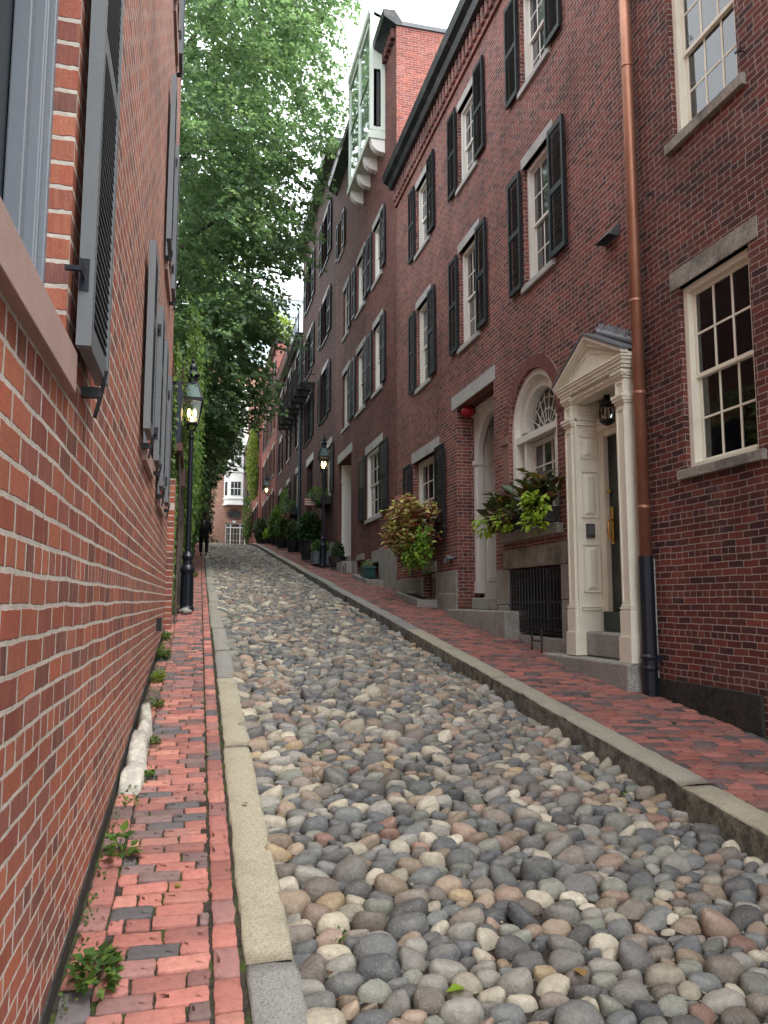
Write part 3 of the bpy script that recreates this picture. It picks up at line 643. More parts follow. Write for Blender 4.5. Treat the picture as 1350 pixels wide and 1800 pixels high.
b=T(X,-1); f=MB(); R_=-.10
b(f,9.85,9.98,R_-.1,R_+.05,2.66,4.27); b(f,11.44,11.555,R_-.1,R_+.05,2.66,4.27)
n=24
def ringp(r0,r1,w0,w1,z0=cz,mb=f,t0=0,t1=math.pi,n=24):
    for i in range(n):
        a,c=t0+(t1-t0)*i/n,t0+(t1-t0)*(i+1)/n
        mb.prism([(cy+r0*math.cos(a),z0+r0*math.sin(a)),(cy+r1*math.cos(a),z0+r1*math.sin(a)),(cy+r1*math.cos(c),z0+r1*math.sin(c)),(cy+r0*math.cos(c),z0+r0*math.sin(c))],0,X-w0,X-w1)
ringp(.76,.857,R_-.1,R_+.05)
ringp(.60,.77,R_-.30,R_-.05)
b(f,9.98,11.44,R_-.12,R_+.03,4.08,4.19)          # transom
b(f,10.10,10.18,R_-.2,R_-.02,2.66,4.08); b(f,11.18,11.26,R_-.2,R_-.02,2.66,4.08)
b(f,9.96,10.12,R_-.20,R_-.13,2.66,4.08); b(f,11.24,11.46,R_-.20,R_-.13,2.66,4.08)
aw=f.build('arched_window','white',h1,bevel=.005,label='tall white arched window with a web patterned fanlight')
g=MB(); 
b(g,10.18,10.23,R_-.2,R_-.14,2.66,4.08); b(g,11.13,11.18,R_-.2,R_-.14,2.66,4.08); b(g,10.23,11.13,R_-.2,R_-.14,4.0,4.08); b(g,10.23,11.13,R_-.2,R_-.14,2.66,2.74)
for k in (1,2): c=10.23+.9*k/3; b(g,c-.014,c+.014,R_-.19,R_-.15,2.7,4.02)
for zc in (3.0,3.33,3.67): b(g,10.23,11.13,R_-.185,R_-.155,zc-.013,zc+.013)
g.build('sash','white',aw)
g=MB()   # fanlight web
cz2=4.19
for i in range(1,9):
    t=math.pi*i/9; g.tube([(X+.27,cy+.14*math.cos(t),cz2+.14*math.sin(t)),(X+.27,cy+.66*math.cos(t),cz2+.08+.66*math.sin(t))],.008,5)
for rr,sg in ((.14,.0),(.36,.05),(.55,.06)):
    for i in range(9):
        a,c=math.pi*i/9,math.pi*(i+1)/9; pts=[]
        for k in range(5):
            t=a+(c-a)*k/4; q=rr-sg*math.sin(math.pi*k/4); pts.append((X+.27,cy+q*math.cos(t),cz2+.02+q*math.sin(t)))
        g.tube(pts,.007,4)
g.build('fanlight_tracery','white',aw)
g=MB(); g.prism([(cy+.70*math.cos(t),cz2+.70*math.sin(t)) for t in np.linspace(0,math.pi,20)],0,X+.31,X+.315); g.box(X+.272,X+.277,10.23,11.13,2.7,4.05); g.build('pane','pane',aw)
g=MB(); g.box(X-.09,X+.2,9.73,11.85,2.52,2.665); g.build('sill','gran',aw,bevel=.01)
m=MB(); m.box(X-.035,X+.05,9.60,11.86,2.09,2.40); m.build('basement_lintel','granS',h1,bevel=.012)
m=MB()
for (a,b_,z0,z1) in ((11.63,12.16,1.52,2.08),(11.66,12.10,.7,1.51),(9.36,9.78,1.6,2.08),(9.36,9.78,.5,1.59)): m.box(X-.035,X+.3,a,b_,z0,z1)
m.box(X-.04,X+.5,9.4,11.7,.6,1.06); m.build('granite_jamb','gran',h1,bevel=.012)
g=MB(); 
for i in range(17):
    y_=9.84+1.74*i/16; g.tube([(X-.01,y_,1.10),(X-.01,y_,2.06)],.013,6)
    for z_ in (1.28,1.95): g.lathe((X-.01,y_,z_),[(.004,-.03),(.022,0),(.004,.03)],6)
    if i<16:
        g.tube([(X-.01,y_+.055+.035*math.cos(t),1.22+.035*math.sin(t)) for t in np.linspace(0,6.28,9)],.005,4)
        g.tube([(X-.01,y_+.055+.035*math.cos(t),1.96+.035*math.sin(t)) for t in np.linspace(0,6.28,9)],.005,4)
for z_ in (1.12,1.17,1.34,1.9,2.04): g.box(X-.02,X+.0,9.80,11.61,z_-.008,z_+.008)
g.build('window_grille','iron',h1)
m=MB(); m.box(X+.13,X+.16,9.795,11.615,1.0,2.15); m.build('basement_pane','dark',h1)
m=MB()
for c in (10.0,10.5,11.0,11.45): m.box(X+.11,X+.125,c-.015,c+.015,1.1,2.05)
m.box(X+.11,X+.125,9.8,11.6,1.55,1.58); m.build('basement_sash','slate',h1)
# portal
PC=8.47; F0=4.70
m=MB()
for sgn in (-1,1):
    o=PC+sgn*.73; i_=PC+sgn*.555; a,b_=min(o,i_),max(o,i_)
    m.box(F0,X+.0,a,b_,1.45,4.22); m.box(F0-.012,F0,a+.035,b_-.035,1.55,4.0) if False else None
    for e in (a,b_-.03): m.box(F0-.012,F0,e,e+.03,1.54,3.80); m.box(F0-.012,F0,e,e+.03,3.98,4.12)
    m.box(F0-.012,F0,a+.03,b_-.03,3.77,3.80); m.box(F0-.012,F0,a+.03,b_-.03,4.09,4.12); m.box(F0-.012,F0,a+.03,b_-.03,1.54,1.58)
    m.box(F0-.03,X,a-.025,b_+.025,1.19,1.47); m.box(F0-.045,X,a-.04,b_+.04,.90,1.19)
    for k,(p,zc) in enumerate(((.02,1.475),(.03,1.50),(.015,1.53))): m.box(F0-p,X,a-p*.8,b_+p*.8,zc-.012,zc+.014)
    for k,(p,zc) in enumerate(((.02,3.87),(.04,3.90),(.05,3.935))): m.box(F0-p,X,a-p*.8,b_+p*.8,zc-.018,zc+.02)
    for k,(p,zc) in enumerate(((.015,4.16),(.035,4.19),(.05,4.22))): m.box(F0-p,X,a-p*.8,b_+p*.8,zc-.018,zc+.02)
# entablature
m.box(F0+.01,X+.0,PC-.73,PC+.73,4.135,4.25)
m.box(F0-.035,X,PC-.79,PC+.79,4.25,4.29)
y=PC-.78
while y<PC+.77: m.box(F0-.055,F0-.035,y,y+.028,4.252,4.288) ; m.box(F0-.02,F0+.01,y,y+.028,4.18,4.22); y+=.052
m.box(F0-.065,X,PC-.81,PC+.81,4.29,4.335); m.box(F0-.08,X,PC-.83,PC+.83,4.335,4.37); m.box(F0-.09,X,PC-.85,PC+.85,4.37,4.395)
# pediment
ap=4.83; bz=4.395
m.prism([(PC-.82,bz),(PC+.82,bz),(PC,ap-.04)],0,F0-.02,X)
for (w0,th,px) in ((.0,.045,.10),(.05,.03,.075),(.085,.05,.05),(.145,.02,.03)):
    for sgn in (-1,1):
        e=PC+sgn*.855
        P=[(e,bz+.0-w0+.05),(PC,ap-w0+.05),(PC,ap-w0-th+.05),(e,bz-w0-th+.05)]
        P=[(a,max(b_,bz+.001)) for a,b_ in P]
        m.prism(P if sgn>0 else P[::-1],0,F0-px,F0+.0)
m.box(F0-.0,X,PC-.84,PC+.84,bz,bz+.03)
k=0
for sgn in (-1,1):
    for i in range(16):
        t=(i+.5)/17; y_=PC+sgn*.62*(1-t); z_=bz+.06+(ap-bz-.22)*t; m.box(F0-.035,F0-.02,y_-.012,y_+.012,z_-.01,z_+.014)
port=m.build('portal','cream',h1,bevel=.0035,label='cream painted door surround with fluted pilasters and dentilled pediment')
m=MB()
for sgn in (-1,1):
    e=PC+sgn*.875; P=[(e,bz+.045),(e,bz+.07),(PC,ap+.085),(PC,ap+.055)]; m.prism(P if sgn<0 else P[::-1],0,F0-.115,X)
m.build('portal_roof','slate',port)
m=MB(); 
for i in range(46):
    t=i/45; y_=PC-.88+.90*t; z_=bz+.07+(ap-bz)*t+.02 ; a=random.uniform(-.5,.5)
    m.tube([(X-.06,y_,z_),(X-.08+.04*a,y_+.03*a,z_+.07),(X-.07+.06*a,y_-.03,z_+.12+.03*random.random())],.011,4)
    m.tube([(X-.06-.02+.02*math.cos(t_),y_,z_+.045+.035*math.sin(t_)) for t_ in np.linspace(0,6.28,7)],.008,4)
m.build('iron_cresting',paint('galvanised_cresting',(.28,.30,.33),.3,.5,dirt=(.02,.02,.02),dsc=14.),port)
m=MB(); RB=5.09
m.box(X,RB,9.0,9.03,1.18,4.25)        # reveal wall
m.box(F0+.02,RB,8.985,9.0,1.18,4.2)
for za,zb in ((3.42,3.72),(1.69,2.31),(2.65,3.26),(4.0,4.17)):
    fz=MB
    # moulding frame
    m.box(4.79,5.03,8.968,8.985,zb-.016,zb); m.box(4.79,5.03,8.968,8.985,za,za+.016); m.box(4.79,4.804,8.968,8.985,za,zb); m.box(5.016,5.03,8.968,8.985,za,zb)
    a0,a1=4.82,5.0; 
    m.add([(a0,8.984,za+.03),(a1,8.984,za+.03),(a1,8.984,zb-.03),(a0,8.984,zb-.03),(a0+.06,8.960,za+.07),(a1-.06,8.960,za+.07),(a1-.06,8.960,zb-.07),(a0+.06,8.960,zb-.07)],[(0,1,5,4),(1,2,6,5),(2,3,7,6),(3,0,4,7),(4,5,6,7)])
for zc in (3.87,3.9,3.935): m.box(F0+.05,RB,8.95,8.99,zc-.014,zc+.014)
for zc in (1.475,1.51): m.box(F0+.05,RB,8.965,8.99,zc-.012,zc+.012)
m.box(F0+.02,RB+.3,7.92,7.95,.95,4.25)
m.box(F0+.02,RB+.3,7.95,9.03,4.22,4.25)     # soffit
m.build('reveal_panel','cream',port,bevel=.003)
m=MB()  # inner frame
m.box(RB-.05,RB,8.945,8.985,1.42,3.86); m.box(RB-.02,RB+.05,8.905,8.945,1.42,3.80); m.box(RB-.035,RB+.05,8.87,8.905,1.42,3.76)
m.box(RB-.02,RB+.05,7.95,8.905,3.70,3.78); m.box(RB-.06,RB+.02,7.95,8.985,3.78,3.86); m.box(RB-.08,RB+.02,7.95,8.985,3.86,3.92); m.box(RB+.02,RB+.1,7.95,8.99,3.92,4.22); m.build('door_frame','cream',port,bevel=.004)
m=MB(); m.box(RB+.035,RB+.08,7.95,8.87,1.45,3.70); m.box(RB-.06,RB+.08,7.95,8.94,1.12,1.45); 
for za,zb in ((1.7,2.2),(2.9,3.5)): m.box(RB+.027,RB+.035,8.1,8.70,za,zb)
dr=m.build('door','door',port,bevel=.003,label='dark green front door with brass handle')
m=MB(); m.box(RB+.02,RB+.035,8.76,8.83,2.30,2.78); m.tube([(RB+.02,8.80,2.62),(RB-.03,8.80,2.58),(RB-.04,8.80,2.48),(RB-.02,8.80,2.38),(RB+.02,8.80,2.34)],.014,7); m.lathe((RB+.0,8.80,2.97),[(.012,-.02),(.034,-.01),(.04,0.01),(.02,.03)],10); m.build('handle','brass',dr,smooth=False)
m=MB(); m.box(4.84,4.955,8.955,8.985,2.39,2.57); ic=m.build('intercom',paint('bronze',(.07,.06,.05),.4,.2),port); m=MB(); m.box(4.86,4.935,8.948,8.956,2.43,2.55); m.build('keypad','slate',ic)
m=MB(); m.prism([(9.88,.88),(7.70,.90),(7.70,.25),(9.88,.5)],0,4.60,X+.0) ; m.box(4.80,X+.4,7.98,8.99,.9,1.20); m.build('door_step','gran',port,bevel=.025,label='speckled grey granite doorstep')
# granite strip to right of portal
m=MB(); m.box(X-.015,X+.02,7.56,7.74,1.2,2.05) ; m.box(X-.015,X+.02,7.56,7.74,.4,1.19); m.build('granite_quoin','gran',h1,bevel=.006)
# downspout
m=MB(); py,px=7.58,4.80
m.tube([(px,py,2.07),(px,py,13.2)],.066,16)
for zc in (2.62,3.92,5.0,7.9,10.6): m.lathe((px,py,zc),[(.068,-.02),(.073,-.012),(.073,.012),(.068,.02)],16)
dp=m.build('downspout','copper',h1,smooth=False,label='copper downspout with dark iron foot')
for p in dp.data.polygons: p.use_smooth=len(p.vertices)==4
m=MB(); m.lathe((px,py,0),[(.082,.42),(.082,.83),(.097,.85),(.097,.87),(.086,.89),(.086,.95),(.1,.97),(.1,.99),(.084,1.01),(.08,1.5),(.08,2.07)],16); m.box(px,X+.01,py-.09,py+.09,.93,1.0); m.build('pipe_foot','ironb',dp)
# vent hood, spigot
m=MB(); m.prism([(8.02,6.17),(8.38,6.17),(8.38,6.03),(8.02,6.03)],0,X-.02,X+.02); m.add([(X,8.05,6.2),(X,8.35,6.2),(X-.16,8.37,6.03),(X-.16,8.03,6.03),(X,8.05,6.03),(X,8.35,6.03)],[(0,1,2,3),(0,3,4),(1,5,2)]); m.build('vent_hood','slate',h1)
m=MB(); m.lathe((X-.05,14.6,2.42),[(.03,-.03),(.07,-.02),(.08,.02),(.05,.05)],10); m.tube([(X,14.6,2.42),(X-.12,14.6,2.4),(X-.13,14.6,2.33)],.035,8); m.tube([(X,14.45,2.42),(X-.12,14.45,2.40)],.035,8); m.build('water_inlet','slate',h1)
# ---- H2
h2=thing('row_house',(X,23,Z(23)),'taller dark brick row house with a glazed pale green oriel high on its front','house','brick row houses along the right side')
H=[(20.55,21.78,10.98,12.75),(22.92,24.25,10.98,12.75),(25.65,26.68,10.98,12.75),(20.55,21.72,7.62,9.62),(22.85,24.2,7.62,9.62),(25.4,26.72,7.62,9.62),(26.7,27.6,14.45,15.9)]
hg=(20.62,22.62,3.98,5.98); hd=(25.0,27.45,3.05,6.52)
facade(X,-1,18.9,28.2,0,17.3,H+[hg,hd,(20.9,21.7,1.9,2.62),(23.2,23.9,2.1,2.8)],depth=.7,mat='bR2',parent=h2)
for i,q in enumerate(H[:6]):
    window(h2,X,-1,*q,lint=(.2,.06),sill=(.12,.06),det=1,cols=2,shut=(1,1) if i%3<2 else (1,0),sw=.50)
window(h2,X,-1,*H[6],lint=None,det=1,sw=.4,shut=(1,1))
window(h2,X,-1,*hg,cols=4,lint=(.25,.14),sill=(.12,.08),det=1,pane='glass',sw=.85,rec=.08,blind='shade')
m=MB(); m.box(X-.02,X+.1,24.85,27.55,6.53,6.84); m.build('door_lintel','granL',h2,bevel=.01)
m=MB(); m.box(5.02,5.5,27.36,27.44,3.15,6.5); m.box(5.10,5.45,27.3,27.37,3.15,5.9); m.box(5.0,5.5,27.28,27.4,5.8,6.0); m.box(5.4,5.5,25.0,27.4,6.2,6.5); dso=m.build('door_surround','greyw',h2,bevel=.01)
m=MB(); m.box(5.5,5.56,25,27.3,3.0,6.2); m.build('door','door',h2)
m=MB(); m.box(X-.35,X+.6,24.7,27.7,2.3,2.85); m.box(X-.02,X+.6,25,27.45,2.85,3.06); m.build('door_step','gran',h2,bevel=.02)
m=MB()
for (a,b_,z0,z1) in ((18.92,20.85,1.3,3.03),(20.85,21.75,2.64,2.98),(21.77,22.9,1.8,2.72),(22.9,24.0,2.82,3.0),(24.0,24.9,2.0,2.85),(27.6,28.2,2.5,3.6)): m=MB(); m.box(X-.03,X+.02,a,b_,z0,z1); m.build('granite_base','gran',h2,bevel=.01)
m=MB(); m.box(X+.3,X+.34,20.8,24,1.9,2.9); m.build('basement_pane','pane',h2)
m=MB(); m.prism([(X-.0,17.3),(X-.35,17.5),(X-.38,17.7),(X-.05,17.72),(X+.15,17.44),(X+.15,17.3)],1,18.85,28.2); co=m.build('cornice','gut',h2)
d=MB(); y=19.0
while y<20.2: d.box(X-.12,X,y,y+.12,17.0,17.29); y+=.24
d.build('brick_dentils','bR2',co)
m=MB(); m.box(X-.05,X+6.1,18.80,19.2,17.3,17.48) if False else m.box(X+.151,X+6.1,18.84,19.2,17.3,17.42); m.build('coping','slate',h2)
m=MB(); m.box(4.905,10.9,18.887,18.895,12.0,17.29); m.build('party_wall','bR5',h2,label='bright red brick side wall rising above the lower neighbour')
roof(h2,X+.6,18.95,28.2,17.3,.05)
# oriel bay
m=MB(); bx,b0,b1=4.45,20.2,23.45
m.box(bx-.04,X,b0-.04,b1+.04,14.74,14.92); m.box(bx-.02,X,b0-.02,b1+.02,14.92,15.0)
for yy in (b0,b0+1.55,b1-.14): m.box(bx,bx+.10,yy,yy+.14,15.0,18.75)
m.box(bx,bx+.06,b0,b1,18.35,18.5); m.prism([(bx-.03,18.62),(bx-.03,18.85),(5.5,18.45),(5.5,18.25)],1,b0-.02,b1+.02)
m.prism([(bx,15.0),(bx,18.7),(bx+.11,18.65),(bx+.11,15.0)],1,b0-.03,b0+.03); m.prism([(X-.13,15.0),(X-.13,18.5),(X,18.5),(X,15.0)],1,b0-.03,b0+.03); m.box(bx+.1,X-.1,b0-.02,b0+.02,15.0,15.12); m.prism([(bx+.1,16.9),(bx+.1,18.7),(5.45,18.35),(5.45,17.76),(X,17.76),(X,16.9)],1,b0-.02,b0+.02)
m.prism([(bx,15.0),(bx,18.7),(5.45,18.35),(5.45,15.0)],1,b1-.02,b1+.02)
ob=m.build('oriel','baygreen',h2,bevel=.008,label='pale green glazed oriel on scrolled brackets')
m=MB(); m.box(bx+.04,bx+.045,b0+.1,b1-.1,15.0,18.4); m.build('pane','paneL',ob)
m=MB(); m.box(bx+.03,bx+.09,b0,b1,16.75,16.82); m.box(bx+.19,bx+.22,b0-.025,b0,15.1,16.85); m.box(bx+.2,bx+.24,b0-.03,b0-.0,15.95,16.02); m.build('glazing_bar','shut',ob)
m=MB(); m.box(bx+.20,bx+.28,b0-.034,b0-.031,15.15,16.8); m.build('side_pane','pane',ob)
m=MB()
for yy in (20.2,21.15,22.1,23.15):
    pts=[(X,14.74),(bx+.02,14.74)]+[(bx+.05+.35*(1-math.cos(t)),14.66-.30*math.sin(t)) for t in np.linspace(0,math.pi/2,6)]+[(X,14.34)]
    m=MB(); m.prism(pts[::-1],1,yy,yy+.22); m.build('bracket','greyw',ob,bevel=.01)
# ---- H3
h3=thing('row_house',(X,33,Z(33)),'tall dark brown brick row house with closed black shutters behind the street lamp','house','brick row houses along the right side')
H=[(30.0,31.6,15.7,17.9),(30.0,31.6,12.35,14.2),(30.0,31.6,9.0,11.1),(34.6,36.6,15.7,17.9),(34.6,36.6,12.3,14.3),(34.6,36.6,9.0,11.1)]
facade(X,-1,28.2,38.2,0,19.4,H+[(29.0,30.3,5.65,7.6),(33.95,36.0,4.3,7.85)],mat='bR3',parent=h3)
for q in H: window(h3,X,-1,*q,det=1,mat='shut',shut=(1,1),sw=.75,cols=2,lint=(.22,.05),sill=(.1,.05),smat='shut')
window(h3,X,-1,29.0,30.3,5.65,7.6,det=1,sw=.6,lint=(.3,.1))
m=MB(); m.box(X-.02,X+.1,33.8,36.15,7.86,8.2); m.build('door_lintel','granL',h3)
m=MB(); m.box(X+.2,X+.26,33.95,36,4.3,7.85); m.build('door','doorb',h3)
m=MB(); m.prism([(X-.0,19.3),(X-.35,19.5),(X-.38,19.75),(X+.5,19.75),(X+.5,19.3)],1,28.15,38.25); m.build('cornice','gut',h3)
m=MB(); m.tube([(X-.08,38.15,3.9),(X-.08,38.15,15.0)],.07,8); m.build('downspout',paint('verdigris_pipe',(.03,.06,.07),.5,.3),h3)
m=MB(); m.box(X-.03,X,28.3,33.6,2.6,3.75); m.build('granite_base','gran',h3)
# ---- H4 .. H6
h4=thing('row_house',(X,45,Z(45)),'lower brown brick row house under the black iron fire escape','house','brick row houses along the right side')
H=[(a,a+1.5,z,z+2.0) for a in (38.9,43.2,47.5) for z in (6.2,9.6,12.6)]
facade(X,-1,38.2,51.5,0,15.2,H,mat='bR3',parent=h4)
for q in H: window(h4,X,-1,*q,det=0,sw=.65,cols=2,lint=(.3,.08),sill=(.1,.05))
cornice(h4,X,38.2,51.5,15.2,h=.6,proj=.3,dm=False)
h5=thing('row_house',(X,56,Z(56)),'bright red brick row house rising above its neighbours, greenery on its roof','house','brick row houses along the right side')
H=[(a,a+1.6,z,z+2.0) for a in (53,56.5,60) for z in (7.0,10.2,13.4,16.2)]
facade(X,-1,51.5,64,0,19.2,H,mat='bR5',parent=h5)
for q in H: window(h5,X,-1,*q,det=0,sw=.7,cols=2,lint=(.3,.1),sill=(.1,.05))
cornice(h5,X,51.5,64,19.3,h=.6,proj=.3,dm=False)
h6=thing('row_house',(X,72,Z(70)),'farthest red brick row house on the right with vines down its corner','house','brick row houses along the right side')
H=[(a,a+1.8,z,z+2.0) for a in (65.5,69.5,73.5,77) for z in (7.6,10.8,14)]
facade(X-.15,-1,64,80,0,17.2,H,mat='bR5',parent=h6)
for q in H: window(h6,X-.15,-1,*q,det=0,sw=.8,cols=2,lint=(.3,.1),sill=(.1,.05))
cornice(h6,X-.15,64,80,17.3,h=.6,proj=.3,dm=False)
# fire escape
fe=thing('fire_escape',(X,38,11.3),'black iron fire escape balcony with a ladder to the roof','fire escape')
m=MB(); fz=11.35
for i in range(14): m.box(4.22+.05*i,4.25+.05*i,33.6,43.2,fz-.02,fz)
for y_ in np.arange(33.6,43.3,.3): m.box(4.2,4.9,y_,y_+.03,fz-.05,fz-.02)
m.build('platform','iron',fe)
m=MB()
for y_ in np.arange(33.6,43.3,1.2):
    m.box(4.2,4.9,y_,y_+.06,fz-.14,fz-.06); m.tube([(4.88,y_,fz-.9),(4.25,y_,fz-.1)],.025,5); m.build('bracket','iron',fe); m=MB()
m=MB()
for z_ in (fz+.35,fz+1.0): m.tube([(4.2,33.6,z_),(4.2,43.2,z_)],.02,5); m.tube([(4.9,33.6,z_),(4.2,33.6,z_)],.02,5)
for y_ in np.arange(33.6,43.3,.16): m.box(4.19,4.205,y_,y_+.015,fz,fz+1.0)
m.build('railing','iron',fe)
m=MB()
for x_ in (4.3,4.62): m.tube([(x_,39.8,fz),(x_,39.0,16.4)],.02,5)
for k in range(14): m.tube([(4.3,39.75-.055*k,fz+.3+.36*k),(4.62,39.75-.055*k,fz+.3+.36*k)],.014,5)
m.build('ladder','iron',fe)
rr=thing('roof_railing',(X,42,15.4),'black iron railing round the roof deck above the fire escape','railing')
m=MB()
for z_ in (15.7,16.5): m.tube([(4.75,38.6,z_),(4.75,51,z_)],.025,5)
for y_ in np.arange(38.6,51,.3): m.box(4.74,4.76,y_,y_+.02,15.3,16.5)
for y_ in (38.6,44,50.9): m.box(4.72,4.78,y_,y_+.06,15.2,16.6)
m.build('rail','iron',rr)

# ================================================================== END BUILDING and tower
eb=thing('apartment_building',(3,80,6.6),'pinkish brick building closing the street, white bay above its glazed door','building')
facadeY=MB(); Y0=80.
def boxY(m,x0,x1,d0,d1,z0,z1): m.box(x0,x1,Y0-d1,Y0-d0,z0,z1)
holes=[(2.57,4.6,6.5,9.4)]
m=MB()
for a,b_,c,d in ((-14,2.57,5,26),(4.6,16,5,26),(2.57,4.6,9.4,26)): m.box(a,b_,Y0,Y0+8,c,d)
m.box(2.57,4.6,Y0+.6,Y0+8,5,9.4)
m.build('wall','bE',eb)
m=MB()
for zz in (11.25,14.6,17.9,21.2):
    m.prism([(2.35,Y0),(2.8,Y0-.75),(4.25,Y0-.75),(4.7,Y0)],2,zz,zz+3.25 if zz<21 else zz+2.6)
    m.prism([(2.25,Y0),(2.75,Y0-.85),(4.3,Y0-.85),(4.8,Y0)],2,zz-.05,zz+.12); m.prism([(2.25,Y0),(2.75,Y0-.85),(4.3,Y0-.85),(4.8,Y0)],2,zz+.55,zz+.65)
bw=m.build('bay','bayw',eb)
m=MB(); f=MB()
for zz in (11.25,14.6,17.9,21.2):
    m=MB(); m.box(3.0,4.05,Y0-.78,Y0-.76,zz+.95,zz+2.35); a=Vector((2.35,Y0,0)); b_=Vector((2.8,Y0-.75,0))
    p=a.lerp(b_,.25); q=a.lerp(b_,.75); o=Vector((-.02,-.012,0)); m.add([(p.x+o.x,p.y+o.y,zz+.95),(q.x+o.x,q.y+o.y,zz+.95),(q.x+o.x,q.y+o.y,zz+2.35),(p.x+o.x,p.y+o.y,zz+2.35)],[(0,1,2,3)])
    m.build('bay_window','pane',bw)
    f.box(3.0,4.05,Y0-.8,Y0-.785,zz+1.6,zz+1.67)
    for xx_ in (3.0,3.35,3.7,4.03): f.box(xx_-.02,xx_+.02,Y0-.8,Y0-.785,zz+.95,zz+2.35)
f.build('sash_bar','bayw',bw)
m=MB(); n=24
def ell(rx,rz): return [(3.46+rx*math.cos(2*math.pi*k/n),10.3+rz*math.sin(2*math.pi*k/n)) for k in range(n)]
m.prism(ell(.85,.62),1,Y0-.08,Y0+.02); m.build('oval_frame','bR2',eb); m=MB(); m.prism(ell(.62,.42),1,Y0-.10,Y0-.08); m.build('oval_window','pane',eb)
m=MB(); m.box(3.3,3.6,Y0-.05,Y0,9.45,9.85); pl=m.build('plaque','bayw',eb); m=MB(); m.box(3.41,3.49,Y0-.06,Y0-.05,9.58,9.72); m.build('plaque_mark','iron',pl)
m=MB()
for x_ in (2.57,3.05,4.02,4.5): m.box(x_,x_+.1,Y0+.1,Y0+.2,6.5,9.4)
m.box(2.57,4.6,Y0+.1,Y0+.2,8.9,9.0); m.box(2.57,4.6,Y0+.1,Y0+.2,9.3,9.4); en=m.build('entrance_frame','bayw',eb)
m=MB()
for x_ in (2.82,3.4,3.75,4.27): m.box(x_,x_+.02,Y0+.12,Y0+.16,6.5,8.9)
for z_ in (7.6,8.3): m.box(2.6,4.5,Y0+.12,Y0+.16,z_,z_+.02)
m.build('glazing_bar','bayw',en)
m=MB(); m.box(2.6,4.58,Y0+.3,Y0+.32,6.4,9.4); m.build('entrance_glass',paint('warm_dark_glass',(.10,.07,.045),.2,.2),en)
tw=thing('tower_block',(12,150,10),'pale blue grey tower block beyond the rooftops','tower block')
m=MB(); m.box(7,19,150,165,5,62); m.build('wall','tower',tw)
for k in range(15):
    for j in range(5): m=MB(); m.box(7.7+2.25*j,9.2+2.25*j,149.9,150,9+3.5*k,11+3.5*k); m.build('window','paneL',tw)
m=MB(); m.box(6.6,19.4,149.6,165.3,43,43.6); m.box(6.6,19.4,149.6,165.3,61.8,62.6); m.build('ledge','bayw',tw)

# ================================================================== LEFT SIDE
lb=thing('brick_house',(XL-1,5,Z(5)),'orange red brick house along the left edge with grey louvred shutters','house')
LW=[(1.62,2.80,2.48,4.5),(6.62,7.5,2.90,4.45),(9.05,9.95,2.80,4.45),(9.05,9.95,5.6,7.6),(9.05,9.95,8.9,10.9),(1.62,2.8,6.2,8.2) if False else (-2.2,-1.,2.5,4.5)]
facade(XL,1,-3,12.1,-1,13,LW,depth=.26,back=.45,mat='bL',parent=lb)
m=MB(); m.box(XL-7,XL-.46,-3,12.1,-1,13.1); m.build('building_core','bL',lb)
for i,q in enumerate(LW):
    a,b_,c,d=q; bb=T(XL,1); f=MB()
    for (e0,e1,w0,w1) in ((0,.035,-.095,-.02 if i else -.075),(.035,.06,-.115,-.095),(.06,.075,-.13,-.10),(.075,.13,-.165,-.135)):
        bb(f,a+e0,a+e1,w0-.03,w1,c,d); bb(f,b_-e1,b_-e0,w0-.03,w1,c,d); bb(f,a+e1,b_-e1,w0-.03,w1,d-e1,d-e0); 
    bb(f,a+.1,b_-.1,-.19,-.12,c,c+.06); 0 if i==0 else bb(f,a+.1,b_-.1,-.19,-.15,(c+d)/2-.03,(c+d)/2+.03)
    wd=f.build('window','frameg',lb,bevel=.006 if i==0 else 0,label='blue grey framed window beside the camera' if i==0 else None)
    f=MB(); bb(f,a+.11,b_-.11,-.205,-.2,c,d); f.build('pane','pane' if i else 'screen',wd)
    f=MB(); bb(f,a-.05,b_+.06,-.16,.035,c-.15,c-.005); f.build('sill','brown',wd,bevel=.004)
    sw=.55 if i==0 else .47
    for (s0,s1,side) in ((b_+.03,b_+.03+sw,1),(a-.03-sw,a-.03,0)):
        if i==0 and side==0: continue
        sh=shutter(wd,XL,1,s0,s1,c+.02,d,'shutg',2,w0=.03,th=.052,rails=(0,.62,1),sl=.038)
        for zc in (c+.28,d-.25):
            f=MB()
            bb(f,s0-.10 if side else s1-.01,s0+.01 if side else s1+.1,.045,.052,zc-.02,zc+.02); 
            if side: bb(f,s0-.004,s0,.033,.066,zc-.06,zc+.06)
            bb(f,s0-.11 if side else s1+.09,s0-.09 if side else s1+.11,.0,.055,zc-.028,zc-.012); f.build('hinge','ironb',sh)
        f=MB(); sc_=(s0+s1)/2+.12; f.box(XL,XL+.07,sc_-.02,sc_+.02,c-.07,c-.03); f.tube([(XL+.06,sc_-.05,c-.16),(XL+.075,sc_,c-.05),(XL+.085,sc_+.03,c+.05)],.009,6); f.build('shutter_holdback','iron',sh)
m=MB(); m.prism([(-3,-1.),(12.1,Z(12.1)-.3),(12.1,Z(12.1)+.05),(8,Z(8)+.10),(4,Z(4)+.08),(-3,Z(-3)+.08)],0,XL-.02,XL+.008); m.build('base_parging','stucco',lb)
m=MB(); m.box(XL-.02,XL+.06,9.75,9.9,1.22,1.38); m.build('pipe_stub','iron',lb)
